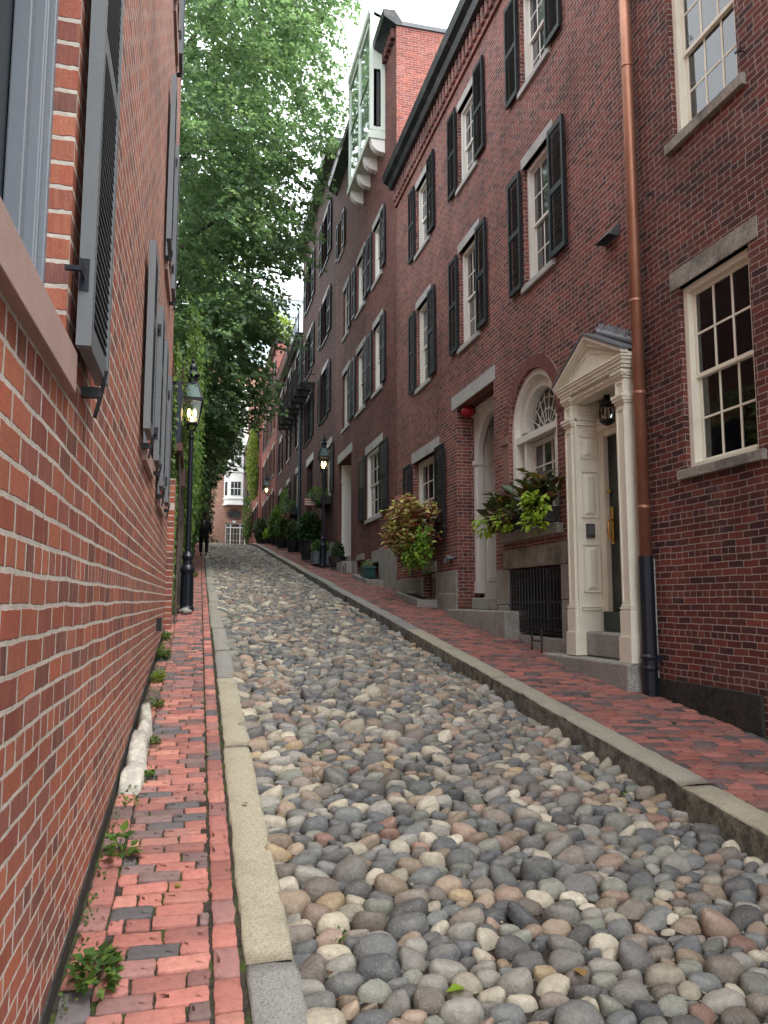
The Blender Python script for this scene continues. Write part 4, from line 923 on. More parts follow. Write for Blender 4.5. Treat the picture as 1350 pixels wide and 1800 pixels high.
# second building, set a little forward
lb2=thing('brick_house',(XL-1,15,Z(15)),'ivy hung brick house past the first one on the left, with a maroon downspout','house')
m=MB(); m.box(XL-1.2,XL-.02,12.5,22,-.5,5.6); m.box(XL-1.2,XL+.095,12.12,12.52,-.5,3.45); m.build('wall','bL',lb2); m=MB(); m.box(XL-7,XL-1.2,12.12,21,-.5,11.); m.build('unseen_reflection_block','bR3',lb2)  # last box: unseen block, added to darken reflections in the right-hand windows
m=MB(); m.box(XL-.10,XL+.13,12.9,14.4,4.15,5.2); m.build('window','doorb',lb2); 
m=MB(); m.box(XL-.08,XL+.17,12.8,14.5,4.02,4.14); m.build('sill','maroon',lb2)
m=MB(); dx,dy=-.378,14.5
m.tube([(dx,dy,1.66),(dx,dy,3.75)],.035,8); 
for k in (-.02,0,.02): m.tube([(dx+k,dy-.035,1.66),(dx+k,dy-.035,3.7)],.007,5)
m.box(dx-.05,dx+.05,dy-.05,dy+.05,2.38,2.42); m.box(dx-.06,dx+.11,dy-.1,dy+.08,3.66,3.98); m.tube([(dx,dy,1.68),(dx,dy-.03,1.52),(dx+.03,dy-.25,1.44),(dx+.06,dy-.35,1.42)],.045,8)
m.tube([(dx-.02,dy,3.98),(dx-.05,dy,4.12),(dx-.12,dy+.1,4.15)],.04,7)
m.build('downspout','maroon',lb2,bevel=.004)
sp=thing('splash_stone',(-.22,14.25,Z(14.2)),'rounded grey stone under the maroon downspout at the lamp post foot','stone')
def rock(parent,c,r,mat,name='stone',seed=0,sub=3):
    import bmesh
    bm=bmesh.new(); bmesh.ops.create_icosphere(bm,subdivisions=sub,radius=1); rg=random.Random(seed); A=[Vector((rg.gauss(0,1),rg.gauss(0,1),rg.gauss(0,1))) for _ in range(5)]
    off=wloc(parent)
    for v in bm.verts:
        k=1+sum(.06*math.sin(3*v.co.dot(a)+i) for i,a in enumerate(A)); p=v.co*k; v.co=Vector((c[0]+p.x*r[0],c[1]+p.y*r[1],c[2]+p.z*r[2]))-off
    me=bpy.data.meshes.new(name); bm.to_mesh(me); bm.free(); return mkobj(name,me,mat,parent,smooth=True)
rock(sp,(-.20,14.15,Z(14.15)+.03),(.12,.2,.07),'gran',seed=3)
ws=thing('kerb_stone',(-.40,6,Z(6)),'low white painted stone set against the foot of the left brick wall','stone')
import bmesh
bm=bmesh.new(); bmesh.ops.create_grid(bm,x_segments=6,y_segments=26,size=.5); 
for v in bm.verts:
    y_=5.25+(v.co.y+.5)*1.75; ex=1-max(0,abs(v.co.y)*2-.9)*4
    h_=.135+.035*math.sin(y_*3)+random.uniform(-.012,.012)-(.05 if abs(y_-6.32)<.04 else 0); e=abs(v.co.x)*2
    z_=h_*max(0,(1-e**6))*min(1,ex*1.2) if e<.999 else -.05
    if abs(v.co.y)>.499: z_=-.05
    v.co=Vector((-.385+v.co.x*.155*(1 if v.co.y<.1 else .72)+.012*math.sin(y_*7)+random.uniform(-.004,.004),y_,Z(y_)+z_))-ws.location
me=bpy.data.meshes.new('stone'); bm.to_mesh(me); bm.free(); mkobj('stone',me,'wst',ws,smooth=True)

# ================================================================== LAMPS
def street_lamp(x,y,label,sc=1.,zb=None,post=True):
    z0=Z(y)+.02 if zb is None else zb; t=thing('street_lamp',(x,y,z0),label,'street lamp','gas street lamps')
    c=(x,y,z0)
    if post:
        m=MB(); m.lathe(c,[(.135,0),(.135,.06),(.12,.08),(.115,.10),(.105,.66),(.125,.70),(.13,.74),(.115,.78),(.09,.82),(.075,.90),(.10,.94),(.105,.98),(.08,1.02),(.055,1.06),(.048,1.3),(.045,2.2),(.04,2.9),(.036,3.12),(.05,3.15),(.05,3.18),(.036,3.2),(.034,3.3)],16)
        for k in range(12):
            a=2*math.pi*k/12; m.tube([(x+.112*math.cos(a),y+.112*math.sin(a),z0+.12),(x+.104*math.cos(a),y+.104*math.sin(a),z0+.64)],.009,5)
        m.build('post','ironb',t)
    hz=z0+3.28
    m=MB()
    for k in range(4):
        a=math.pi/4+k*math.pi/2; m.tube([(x+.03*math.cos(a),y+.03*math.sin(a),hz),(x+.10*math.cos(a),y+.10*math.sin(a),hz+.06),(x+.14*math.cos(a),y+.14*math.sin(a),hz+.16)],.010,5)
    # lantern cage: lower glass tapers out, roof tapers in
    r0,r1=.16,.26; zb_,zt=hz+.15,hz+.55
    for k in range(4):
        a=math.pi/4+k*math.pi/2; m.tube([(x+r0*math.cos(a),y+r0*math.sin(a),zb_),(x+r1*math.cos(a),y+r1*math.sin(a),zt)],.012,6)
    m.lathe((x,y,0),[(.15,zb_-.02),(.155,zb_+.01)],4,math.pi/4)
    m.lathe((x,y,0),[(.26,zt-.01),(.29,zt),(.295,zt+.05),(.26,zt+.06)],4,math.pi/4)
    for k in range(4):
        a=math.pi/4+k*math.pi/2; m.tube([(x+.258*math.cos(a),y+.258*math.sin(a),zt+.05),(x+.12*math.cos(a),y+.12*math.sin(a),zt+.36)],.011,5)
    m.lathe((x,y,zt+.34),[(.11,0),(.105,.02),(.085,.04),(.085,.14),(.12,.15),(.13,.17),(.11,.20),(.07,.24),(.065,.28),(.075,.30),(.07,.33),(.045,.37),(.02,.40),(.03,.43),(.03,.45),(.01,.48),(.004,.55)],14)
    h=m.build('lantern','ironb',t)
    m=MB(); m.lathe((x,y,0),[(.245,zt+.055),(.115,zt+.345)],4,math.pi/4); m.build('roof_glass',paint('green_roof_glass',(.10,.16,.15),.2,.2),h)
    m=MB()
    for k in range(4):
        a,b_=math.pi/4+k*math.pi/2,math.pi/4+(k+1)*math.pi/2
        m.add([(x+r0*math.cos(a),y+r0*math.sin(a),zb_),(x+r0*math.cos(b_),y+r0*math.sin(b_),zb_),(x+r1*.97*math.cos(b_),y+r1*.97*math.sin(b_),zt),(x+r1*.97*math.cos(a),y+r1*.97*math.sin(a),zt)],[(0,1,2,3)])
    m.build('glass_pane','glass',h)
    m=MB()
    for dx_ in (-.05,.05): m.lathe((x+dx_,y,zb_+.16),[(.012,-.05),(.03,0),(.032,.06),(.012,.11)],8)
    m.lathe((x,y,zb_+.02),[(.03,0),(.02,.1)],6); m.build('gas_mantle',GLOW,h,smooth=True)
    return t
GLOW=emis('mantle_glow',(1.,.70,.28),7.)
street_lamp(-.19,14.35,'lit black lamp post at the left kerbside wall, half wrapped in ivy')
street_lamp(4.2,26.5,'lit black lamp post on the right pavement in front of the brown brick house')
t3=street_lamp(4.1,49,'small lit lantern on a wall bracket far up the right side',post=False,zb=4.95)
m=MB(); m.tube([(4.9,49,8.15),(4.1,49,8.2)],.02,6); m.tube([(4.9,49,7.8),(4.5,49,8.15)],.015,6); m.build('bracket','iron',t3)
# portal lantern
t=thing('hanging_lantern',(5.0,8.45,4.2),'dark lantern hanging inside the cream portal','lantern')
c=(4.90,8.47,0); m=MB(); m.lathe(c,[(.10,4.22),(.115,4.20),(.06,4.18),(.035,4.14),(.04,4.10),(.09,4.05),(.105,4.03),(.085,4.0)],12); m.lathe(c,[(.095,3.82),(.10,3.80),(.06,3.77),(.02,3.75)],12)
for k in range(6):
    a=k*math.pi/3; m.tube([(c[0]+.09*math.cos(a),c[1]+.09*math.sin(a),4.0),(c[0]+.105*math.cos(a),c[1]+.105*math.sin(a),3.9),(c[0]+.09*math.cos(a),c[1]+.09*math.sin(a),3.81)],.008,4)
fr=m.build('lantern_frame','iron',t); m=MB(); m.lathe(c,[(.06,3.8),(.075,3.9),(.06,4.0)],12); m.build('lantern_glass','glass',fr)
# red bell in the recess
t=thing('alarm_bell',(5.0,13.95,5.3),'round red bell under the granite lintel of the recessed doorway','bell'); m=MB(); m.lathe((5.05,13.95,5.24),[(.02,.12),(.10,.10),(.13,.04),(.135,-.01),(.12,-.05),(.07,-.09),(.02,-.1)],14); m.build('bell_dome','red',t,smooth=True)
# boot scraper
def scraper(x,y,label):
    t=thing('boot_scraper',(x,y,Z(y)),label,'boot scraper','iron boot scrapers'); z=Z(y)
    m=MB(); m.tube([(x,y-.16,z-.05),(x,y-.16,z+.24)],.014,6); m.tube([(x,y+.16,z-.05),(x,y+.16,z+.22)],.014,6); m.lathe((x,y-.16,z+.25),[(.02,-.02),(.022,0),(.01,.02)],8); m.build('upright','iron',t)
    m=MB(); m.tube([(x,y-.16,z+.12),(x,y,z+.10),(x,y+.16,z+.12)],.010,5); m.build('blade','iron',t)
scraper(4.66,10.15,'small iron boot scraper beside the granite step of the cream portal'); scraper(4.55,24.3,'small iron boot scraper on the step before the far white doorway')
# window wells
for (ya,yb,lab) in ((15.4,17.2,'low stone kerb round the basement light under the trailing coleus'),(20.3,22.3,'low stone kerb round the farther basement light beside the teal tub')):
    t=thing('light_well',(4.6,ya,Z(ya)),lab,'light well'); m=MB(); xa=4.42
    for (x0,x1,y0_,y1_) in ((xa,xa+.09,ya,yb),(xa+.09,4.88,ya,ya+.1),(xa+.09,4.88,yb-.1,yb)):
        zz0,zz1=Z(y0_)+.03,Z(y1_)+.03
        m.add([(x0,y0_,zz0-.1),(x1,y0_,zz0-.1),(x1,y1_,zz1-.1),(x0,y1_,zz1-.1),(x0,y0_,zz0+.08),(x1,y0_,zz0+.08),(x1,y1_,zz1+.06),(x0,y1_,zz1+.06)],[(0,3,2,1),(4,5,6,7),(0,1,5,4),(1,2,6,5),(2,3,7,6),(3,0,4,7)])
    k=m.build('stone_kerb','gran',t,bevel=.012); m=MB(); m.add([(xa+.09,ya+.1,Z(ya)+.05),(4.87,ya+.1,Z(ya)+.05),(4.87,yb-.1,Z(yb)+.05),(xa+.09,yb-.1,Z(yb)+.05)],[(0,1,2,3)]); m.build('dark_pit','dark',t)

# ================================================================== PLANTS
def blob(n,c,r,shell=.35,zmin=None):
    d=rdir(n); rr=(shell+(1-shell)*RNG.random(n)**.5)[:,None]; p=np.array(c)+d*rr*np.array(r); return p,d
def bush(parent,name,c,r,n,L,mat,wr=.36,droop=.3,up=1.,label=None):
    p,d=blob(n,c,r); D=norm(d+rdir(n)*.7-[0,0,droop]); N=norm(rdir(n)*.6+d*.4+[0,0,up]); return leafmesh(name,p,D,N,RNG.uniform(.7,1.3,n)*L,mat,parent,wr,label=label)
# arched-window planter
t=thing('window_planter',(4.7,10.7,2.6),'black window box under the arched window, dark croton leaves over lime vine','planter')
m=MB(); m.prism([(4.60,2.90),(4.65,2.68),(4.86,2.68),(4.88,2.90)],1,9.78,11.80); m.build('planter_box','pot',t,bevel=.01)
P=[];D=[];Ls=[]
for i in range(46):
    y_=RNG.uniform(9.8,11.9) if i<26 else RNG.uniform(9.75,10.5); x_=RNG.uniform(4.55,4.85); c=np.array([x_,y_,2.95]); k=RNG.integers(5,9); hgt=RNG.uniform(.12,.34)+(.16 if i>=26 else 0)
    for j in range(k): a=RNG.random()*6.3; P.append(c+[0,0,hgt*RNG.random()]); D.append([math.cos(a)*.8-.2,math.sin(a)*.8,RNG.uniform(.1,1.1)]); Ls.append(RNG.uniform(.16,.28))
leafmesh('croton_leaves',np.array(P),np.array(D),rdir(len(P),1.5),np.array(Ls),'lfCro',t,.26)
P,D=[],[]
for (yy,zc,s_,nn) in ((9.90,2.92,.30,140),(11.0,2.82,.22,95),(11.88,2.80,.24,110),(9.95,2.7,.2,50)):
    p,d=blob(nn,(4.56,yy,zc),(.15,s_,s_*.75),.3); P.append(p); D.append(norm(d*[1,1,.3]+[-.4,0,-.5]+rdir(nn)*.4))
P=np.concatenate(P);D=np.concatenate(D); leafmesh('lime_vine',P,D,norm(rdir(len(P))*.5+[-.5,0,1.]),RNG.uniform(.07,.13,len(P)),'lfLime',t,.36)
bush(t,'green_filler_leaves',(4.68,10.8,2.97),(.16,.9,.13),420,.07,'lfIvy')
bush(t,'purple_leaves',(4.60,11.2,2.88),(.15,.6,.14),200,.09,leafm('purple_leaf',[(0,(.05,.015,.025)),(1,(.14,.04,.07))],.2))
# coleus planter
t=thing('window_planter',(4.65,16.3,2.8),'window box overflowing with red and yellow coleus and long trailing green vines','planter')
m=MB(); m.prism([(4.58,2.95),(4.62,2.72),(4.86,2.72),(4.88,2.95)],1,15.5,17.3); m.build('planter_box','pot',t)
P=[];D=[];L_=[]
for i in range(200):
    u=RNG.random(); y_=14.9+2.7*RNG.random(); zt=RNG.uniform(-.35,.95)*(1-abs(y_-16.2)/2.6)
    c=np.array([4.42+RNG.normal()*.15,y_,3.12+zt*.95])
    for j in range(12): a=RNG.random()*6.3; P.append(c+RNG.normal(size=3)*.035-[0,0,.02*j]); D.append([math.cos(a),math.sin(a),RNG.uniform(-.5,.4)]); L_.append(RNG.uniform(.10,.18))
leafmesh('coleus_leaves',np.array(P),np.array(D),norm(rdir(len(P))*.5+[-.4,-.2,1.]),np.array(L_),'lfCol',t,.33)
P=[];D=[]
for i in range(58):
    y_=14.85+RNG.random()*1.3; ln=RNG.uniform(.5,1.0)*(1 if y_<15.8 else .6); x_=4.42+RNG.normal()*.08
    for j in range(int(ln/.045)): P.append([x_+RNG.normal()*.03,y_+RNG.normal()*.03,2.98-j*.045*1.05+.1]); D.append([RNG.normal()*.6-.3,RNG.normal()*.8,-.7])
leafmesh('trailing_vine',np.array(P),np.array(D),norm(rdir(len(P))*.4+[-1.,-.5,.6]),RNG.uniform(.06,.12,len(P)),leafm('vine_leaf',[(0,(.09,.21,.03)),(.6,(.22,.40,.05)),(1,(.36,.52,.07))],.35),t,.38)
bush(t,'dark_filler_leaves',(4.55,16.6,2.75),(.2,.8,.4),700,.05,'lfDark')
# small flags + planters further up
t=thing('window_planter',(4.6,29.6,5.5),'hanging window box of ferns and a small striped flag behind the right lamp post','planter'); m=MB(); m.box(4.5,4.88,28.9,30.5,5.25,5.5); m.build('planter_box','pot',t)
bush(t,'foliage',(4.5,29.7,5.62),(.4,.9,.35),500,.11,'lfIvy')
def flag(x,y,z,label):
    t=thing('flag',(x,y,z),label,'flag','small striped flags'); m=MB(); m.tube([(x,y,z-.3),(x,y,z+.25)],.01,5); m.build('flag_pole','brass',t)
    for k in range(7):
        m=MB(); m.box(x-.42,x-.01,y-.006,y,z+.22-.045*(k+1),z+.22-.045*k); m.build('flag_stripe','red' if k%2==0 else 'white',t)
    m=MB(); m.box(x-.17,x-.01,y-.012,y-.006,z+.06,z+.22); m.build('canton','doorb',t)
flag(4.35,29.4,5.3,'small striped flag hanging from the window box behind the right lamp post')
t=thing('window_planter',(4.6,39.5,6.2),'dark window box with shrubs and pink blooms on the brown brick front','planter'); m=MB(); m.box(4.5,4.88,38.7,41,5.9,6.15); m.build('planter_box','pot',t); bush(t,'foliage',(4.5,39.8,6.3),(.4,1.2,.4),500,.13,'lfDark'); bush(t,'blooms',(4.4,39.6,6.0),(.3,.8,.25),40,.12,leafm('pink_petal',[(0,(.4,.12,.12)),(1,(.55,.25,.22))]))
# teal tub
t=thing('plant_pot',(4.62,20.9,Z(20.9)),'small teal tub with low greenery by the farther basement light','plant pot'); z_=Z(20.9)+.1
m=MB(); m.prism([(20.65,z_),(21.25,z_),(21.32,z_+.26),(20.58,z_+.26)],0,4.45,4.72); m.box(4.43,4.74,20.55,21.35,z_+.26,z_+.30); m.build('pot','teal',t); bush(t,'foliage',(4.58,20.95,z_+.36),(.16,.35,.12),160,.06,'lfIvy')
# potted shrubs
def potted(x,y,pr,ph,fr,n,L,fmat,pmat,label,box=False,fz=None):
    z=Z(y)+.03; t=thing('potted_shrub',(x,y,z),label,'potted shrub','potted plants along the right house fronts'); m=MB()
    if box: m.box(x-pr*.6,x+pr*.6,y-pr,y+pr,z,z+ph); m.box(x-pr*.63,x+pr*.63,y-pr*1.03,y+pr*1.03,z+ph-.05,z+ph)
    else: m.lathe((x,y,z),[(pr*.7,0),(pr*.9,ph*.5),(pr,ph*.93),(pr*1.08,ph*.94),(pr*1.08,ph),(pr*.95,ph)],14)
    m.build('pot',pmat,t); p=MB(); 
    for k in range(5): p.tube([(x,y,z+ph*.8),(x+RNG.normal()*fr[0]*.4,y+RNG.normal()*fr[1]*.4,z+ph+fr[2])],.012,5)
    p.build('stems','bark',t); bush(t,'foliage',(x,y,z+ph+(fr[2]*.75 if fz is None else fz)),fr,n,L,fmat); return t
potted(4.25,30.2,.42,.75,(0.45,0.46,0.64),1900,.13,'lfDark','pot','large dark green shrub in a round black pot behind the lamp')
potted(4.25,27.5,.45,.45,(0.29,0.37,0.24),600,.09,'lfIvy','potg','leafy plants in a long grey trough at the lamp foot',box=True)
potted(4.62,26.0,.30,.35,(0.22,0.22,0.28),500,.09,'lfDark','pot','dark leafy plant in a black pot right of the lamp post')
potted(4.35,36.5,.32,.5,(0.29,0.31,0.56),700,.13,'lfDark','pot','slim dark shrub in a tall pot left of the big shrub')
potted(4.25,40.5,.35,.5,(0.36,0.37,0.72),800,.15,'lfIvy','pot','mid green bush in a pot under the flowering window box')
potted(4.3,44.5,.35,.5,(0.43,0.56,0.88),1100,.15,'lfIvy','pot','bright green tall bush against the brown front farther up')
potted(4.2,47.5,.3,.3,(0.36,0.37,0.36),500,.14,'lfLime','pot','low yellow green plant spilling onto the pavement')
potted(4.2,54.,.4,.5,(0.50,0.62,0.72),900,.18,'lfDark','pot','farthest dark shrub in a pot near the crest of the street')
t=thing('climbing_plant',(4.8,44,6.5),'flowering climber high on the brown brick front beside the wall lantern','climbing plant'); bush(t,'foliage',(4.75,43.5,7.1),(.28,1.0,.8),500,.14,'lfIvy'); bush(t,'blooms',(4.6,42.8,6.5),(.2,.6,.35),60,.12,'lfCol')
t=thing('climbing_plant',(4.8,46,6.),'round green climber left of the flowering one on the right fronts','climbing plant'); bush(t,'foliage',(4.65,46.8,6.7),(.3,.7,.6),450,.16,'lfIvy')
# vine on far house
t=thing('hanging_vine',(4.6,66,12),'yellow green vine hanging down the far red brick house front','vine'); bush(t,'foliage',(4.45,66,13.3),(.6,1.6,3.2),2600,.22,'lfYel'); bush(t,'lower_foliage',(4.3,72,9),(.4,1.2,2.3),900,.2,'lfIvy')
t=thing('roof_plants',(5.3,53,19.5),'bright shrubs growing on the roof of the far red brick house','roof plants'); bush(t,'foliage',(5.2,53.2,20.6),(.9,1.2,1.3),1100,.22,'lfYel'); m=MB(); m.box(4.9,5.6,52.3,54.5,19.35,19.8); m.build('trough','pot',t)
# ivy on left
def ivy(name,label,y0,y1,xf,zlo,zhi,n,L,mat='lfIvy'):
    t=thing(name,(XL,y0,Z(y0)),label,'ivy'); y_=RNG.uniform(y0,y1,n); q=RNG.random(n); z_=zlo(y_)+(zhi(y_)-zlo(y_))*q
    bul=.5+.5*np.sin(y_*1.3+z_*1.9)*np.sin(z_*1.1+y_*.4); x_=xf(y_,z_)*(.35+.65*bul)*RNG.random(n)**.6+XL+.0
    P=np.stack([x_,y_,z_],1); D=norm(rdir(n)*.5+[.5,-.3,-.8]); N=norm(rdir(n)*.5+[1.,-.5,.5]); leafmesh('ivy_leaves',P,D,N,RNG.uniform(.7,1.3,n)*L,mat,t,.42)
    m=MB()
    for k in range(6):
        yy=y0+(y1-y0)*(k+.5)/6; m.tube([(XL+.12,yy,Z(yy)),(XL+.14,yy+.2,Z(yy)+1.5),(XL+.12,yy-.1,Z(yy)+3)],.015,5)
    m.build('ivy_stem','bark',t); return t
ivy('ivy','pale green ivy climbing round the left lantern and over the brick wall',12.6,17.2,lambda y,z:.045+.40*np.clip((z-3.5)/.8,0,1)*np.clip((y-13.7)*1.6,0,1),lambda y:Z(14)+.1+0*y,lambda y:5.9+0*y,4200,.09)
ivy('ivy','thick mid green ivy sheet covering the wall past the left lamp post',17.2,30,lambda y,z:.26+.36*np.clip((z-3.0)/1.5,0,1),lambda y:zg(y)+.1,lambda y:8.5+0*y,8500,.12)
ivy('ivy','dark ivy mass bulging over the far left pavement above the walking man',30,46,lambda y,z:.22+1.3*np.clip((z-5.9-.1*(y-32))/1.5,0,1),lambda y:zg(y)+.2,lambda y:10.5+0*y,9000,.17,'lfDark')
ivy('ivy','deepest dark green foliage on the left just below the crest',46,62,lambda y,z:.3+1.5*np.clip((y-51)/7,0,1)+1.2*np.clip((z-8.2)/2,0,1)*(y<54),lambda y:zg(y)+.2,lambda y:14+0*y,10000,.24,'lfDark')
gw=thing('garden_wall',(XL-.3,40,Z(40)),'ivy clad brick garden wall running up the left side beyond the second house','wall'); m=MB(); m.prism([(22.02,Z(22)-.6),(78,Z(78)-.5),(78,Z(78)+3.4),(54,Z(54)+4.5),(40,Z(40)+4.5),(22.02,8.2)],0,XL-.4,XL+.08); m.build('wall','bR3',gw)
# trees
def tree(loc,label,trunk,limbs,profile,cy,depth,nsp,L,mat,xmin=-9,name='tree',ylo=1.,clump=1.,xcut=None):
    t=thing(name,loc,label,'tree','trees behind the left garden wall'); m=MB(); x0,y0,z0=loc
    m.tube([(x0,y0,z0-.3),(x0+.1,y0,z0+3),(x0-.1,y0+.2,z0+7),(x0+.3,y0,z0+trunk)],[.32,.26,.2,.09],10)
    zmin,zmax=profile[0][0],profile[-1][0]; zz=[p[0] for p in profile]; rr=[p[1] for p in profile]
    for k in range(limbs):
        zs_=z0+3.+(trunk-4)*k/limbs; a=k*2.4+.3; zt=min(zmax-1,max(zmin+.5,zs_+2.5+3*RNG.random())); R_=np.interp(zt,zz,rr)*.8
        p0=Vector((x0,y0,zs_)); p3=Vector((x0+R_*math.cos(a),y0+R_*math.sin(a)*depth,zt)); p1=p0.lerp(p3,.35)+Vector((0,0,.6)); p2=p0.lerp(p3,.7)+Vector((RNG.normal()*.3,RNG.normal()*.3,.5))
        m.tube([p0,p1,p2,p3],[.11,.075,.045,.015],7)
        for j in range(5):
            q=p1.lerp(p3,.2+.16*j); a2=a+RNG.normal()*1.1; l=RNG.uniform(.8,2.0); e=q+Vector((math.cos(a2)*l,math.sin(a2)*l,RNG.uniform(-.3,.8))); m.tube([q,q.lerp(e,.5)+Vector((0,0,.15)),e],[.03,.02,.006],5)
    m.build('trunk','bark',t,smooth=True)
    C=[]
    from mathutils import noise as mn
    while len(C)<nsp:
        z=RNG.uniform(zmin,zmax); R_=np.interp(z,zz,rr); a=RNG.random()*6.283; r=R_*(RNG.random()**.42); x=x0+r*math.cos(a); y=y0+r*math.sin(a)*depth
        if x<xmin: continue
        if xcut and x<xcut and RNG.random()<.6: continue
        edge=r/R_; nv=mn.noise(Vector((x*.55*clump,y*.5*clump,z*.8*clump)))
        if nv< -.26+.62*(edge-.55): continue
        C.append((x,y,z,a))
    C=np.array(C); k=26; n=len(C)*k
    a=C[:,3]+RNG.normal(size=len(C))*.8; sd_=np.stack([np.cos(a),np.sin(a),RNG.normal(size=len(C))*.3-.25],1); sd_=norm(sd_); up=norm(RNG.normal(size=(len(C),3))*.35+[0,0,1]); sw_=norm(np.cross(sd_,up))
    tt=RNG.random((len(C),k)); ll=RNG.uniform(.5,1.15,(len(C),1)); sd2=np.sign(RNG.random((len(C),k))-.5)*RNG.random((len(C),k))*.42*(1.1-tt)
    P=C[:,None,:3]+sd_[:,None]*(tt*ll)[...,None]+sw_[:,None]*(sd2*ll)[...,None]-np.array([0,0,1])*(tt**2*.22*ll)[...,None]+RNG.normal(size=(len(C),k,3))*.035
    D=sd_[:,None]+sw_[:,None]*np.sign(sd2)[...,None]*.8+RNG.normal(size=(len(C),k,3))*.35-[0,0,.25]; N=up[:,None]+RNG.normal(size=(len(C),k,3))*.4
    rnd=np.clip(.45+.22*RNG.normal(size=(len(C),1))+.18*RNG.normal(size=(len(C),k)),0,1)
    leafmesh('crown',P.reshape(-1,3),D.reshape(-1,3),N.reshape(-1,3),RNG.uniform(.75,1.25,n)*L,mat,t,.34,rnd.ravel()); return t
x0=-2.0
prof=[(6.4,2.2),(7.2,3.4),(8.4,4.1),(9.4,4.6),(10.4,4.3),(11.2,4.2),(12.3,4.8),(13.3,4.8),(14.3,5.2),(15.4,5.5),(16.4,5.4),(17.5,5.8),(18.7,6.3),(20.8,6.5),(23.1,6.9),(25,6.2),(27,3.5)]
tree((x0,25.,2.3),'large light green maple leaning over the street behind the left wall',21,14,prof,25,.8,4700,.165,'lfTree',xmin=-5,xcut=-1.4)
tree((-2.6,40.,4.),'second tree farther up with yellowish lower leaves behind the left wall',15,8,[(8.2,2.5),(10,4.2),(12,4.8),(14,5.0),(17,5),(20,4.4),(23,2.5)],40,.8,1300,.19,'lfIvy',xmin=-5,xcut=-1.8)
tree((-3.,56.,5.2),'dark tree at the top of the left side near the pink brick building',13,7,[(9,3),(11,5.2),(13.5,5.6),(17,5.2),(20,3)],56,.7,1000,.24,'lfDark',xmin=-6)
# weeds
def weed(x,y,r,n,L,mat,label,h=.06):
    t=thing('weed',(x,y,Z(y)),label,'weed','weeds along the foot of the left wall'); z=Z(y); a=RNG.random(n)*6.3; rr=r*RNG.random(n)**.6
    P=np.stack([x+rr*np.cos(a)*.7,y+rr*np.sin(a)*1.4,z+.01+h*RNG.random(n)*(1-.5*rr/r)],1); D=np.stack([np.cos(a),np.sin(a),RNG.uniform(-.1,.8,n)],1)+RNG.normal(size=(n,3))*.3
    leafmesh('leaves',P,D,norm(rdir(n)*.5+[0,0,1.5]),RNG.uniform(.7,1.3,n)*L,mat,t,.42)
    m=MB()
    for k in range(6): a_=k*1.05; m.tube([(x,y,z-.01),(x+r*.4*math.cos(a_),y+r*.6*math.sin(a_),z+h*.7)],.0025,4)
    m.build('stems','lfIvy',t)
weed(-.335,3.27,.10,95,.048,'lfIvy','broad leaved light green weed at the lowest left corner of the pavement',.09)
weed(-.345,4.35,.07,26,.07,'lfIvy','small star leaved seedling rooted by the left wall',.12)
weed(-.29,5.55,.05,60,.03,'lfIvy','weeds along the near end of the white stone',.05)
weed(-.30,6.3,.06,70,.03,'lfIvy','weeds beside the middle of the white stone',.06)
weed(-.33,7.45,.07,80,.035,'lfIvy','weed tuft just above the white stone',.08)
weed(-.38,8.6,.09,150,.035,'lfYel','dry yellow green tuft at the wall foot',.12)
weed(-.39,9.9,.11,200,.04,'lfIvy','grey green bushy weed below the black pipe stub',.16)
weed(-.42,11.3,.08,100,.04,'lfIvy','weed growing by the brick corner on the left',.12)
weed(-.40,14.2,.07,50,.06,'lfYel','yellowish weed at the foot of the maroon downspout',.16)
weed(-.12,21.9,.12,120,.06,'lfIvy','green tuft on the pavement past the left lamp',.18)
n=500; yy=3+RNG.random(n)*9; xx=np.full(n,-.44)+np.abs(RNG.normal(size=n))*.02
tag(leafmesh('moss',np.stack([xx,yy,zg(yy)+RNG.random(n)*.02],1),rdir(n),rdir(n,1.),RNG.uniform(.01,.025,n),'lfIvy'),'moss and tiny weeds in the crack along the left wall foot','moss',kind='stuff')
n=260; xx=RNG.uniform(XCO+.2,XRC-.1,n); yy=2.4+RNG.random(n)*14; k=24
cc=np.stack([xx[:k],yy[:k]],1); q=RNG.integers(0,k,n); px_=cc[q,0]+RNG.normal(size=n)*.025; py_=cc[q,1]+RNG.normal(size=n)*.025
tag(leafmesh('sprouts',np.stack([px_,py_,road_z(px_,py_)+.0+RNG.random(n)*.02],1),rdir(n,.3),rdir(n,2.),RNG.uniform(.018,.035,n),'lfIvy'),'tiny green sprouts between the cobblestones','weeds',kind='stuff')
n=420; yy=2.6+RNG.random(n)**1.2*22; xx=np.where(RNG.random(n)<.5,XRI+.02+RNG.random(n)*1.3,XL+.05+np.abs(RNG.normal(size=n))*.08)
zz=np.where(xx>2,zg(yy)-.045*(xx-XRI),zg(yy))+.006
tag(leafmesh('litter',np.stack([xx,yy,zz+RNG.random(n)*.004],1),rdir(n)*[1,1,.1],rdir(n,3.)*[.3,.3,1],RNG.uniform(.006,.022,n),'lfDry'),'scattered crumbs of dry leaf and grit on the brick pavements','litter',kind='stuff')
n=700; yy=4.6+RNG.random(n)*8; xx=-.40+np.abs(RNG.normal(size=n))*.055; c_=np.sin(yy*5.1)+np.sin(yy*2.3+1); k=c_>0.1
tag(leafmesh('wall_foot_weeds',np.stack([xx,yy,zg(yy)+RNG.random(n)*.05],1)[k],rdir(k.sum(),.4),rdir(k.sum(),2.),RNG.uniform(.012,.034,k.sum()),'lfIvy'),'straggling low weeds and grass along the left wall foot','weeds',kind='stuff')
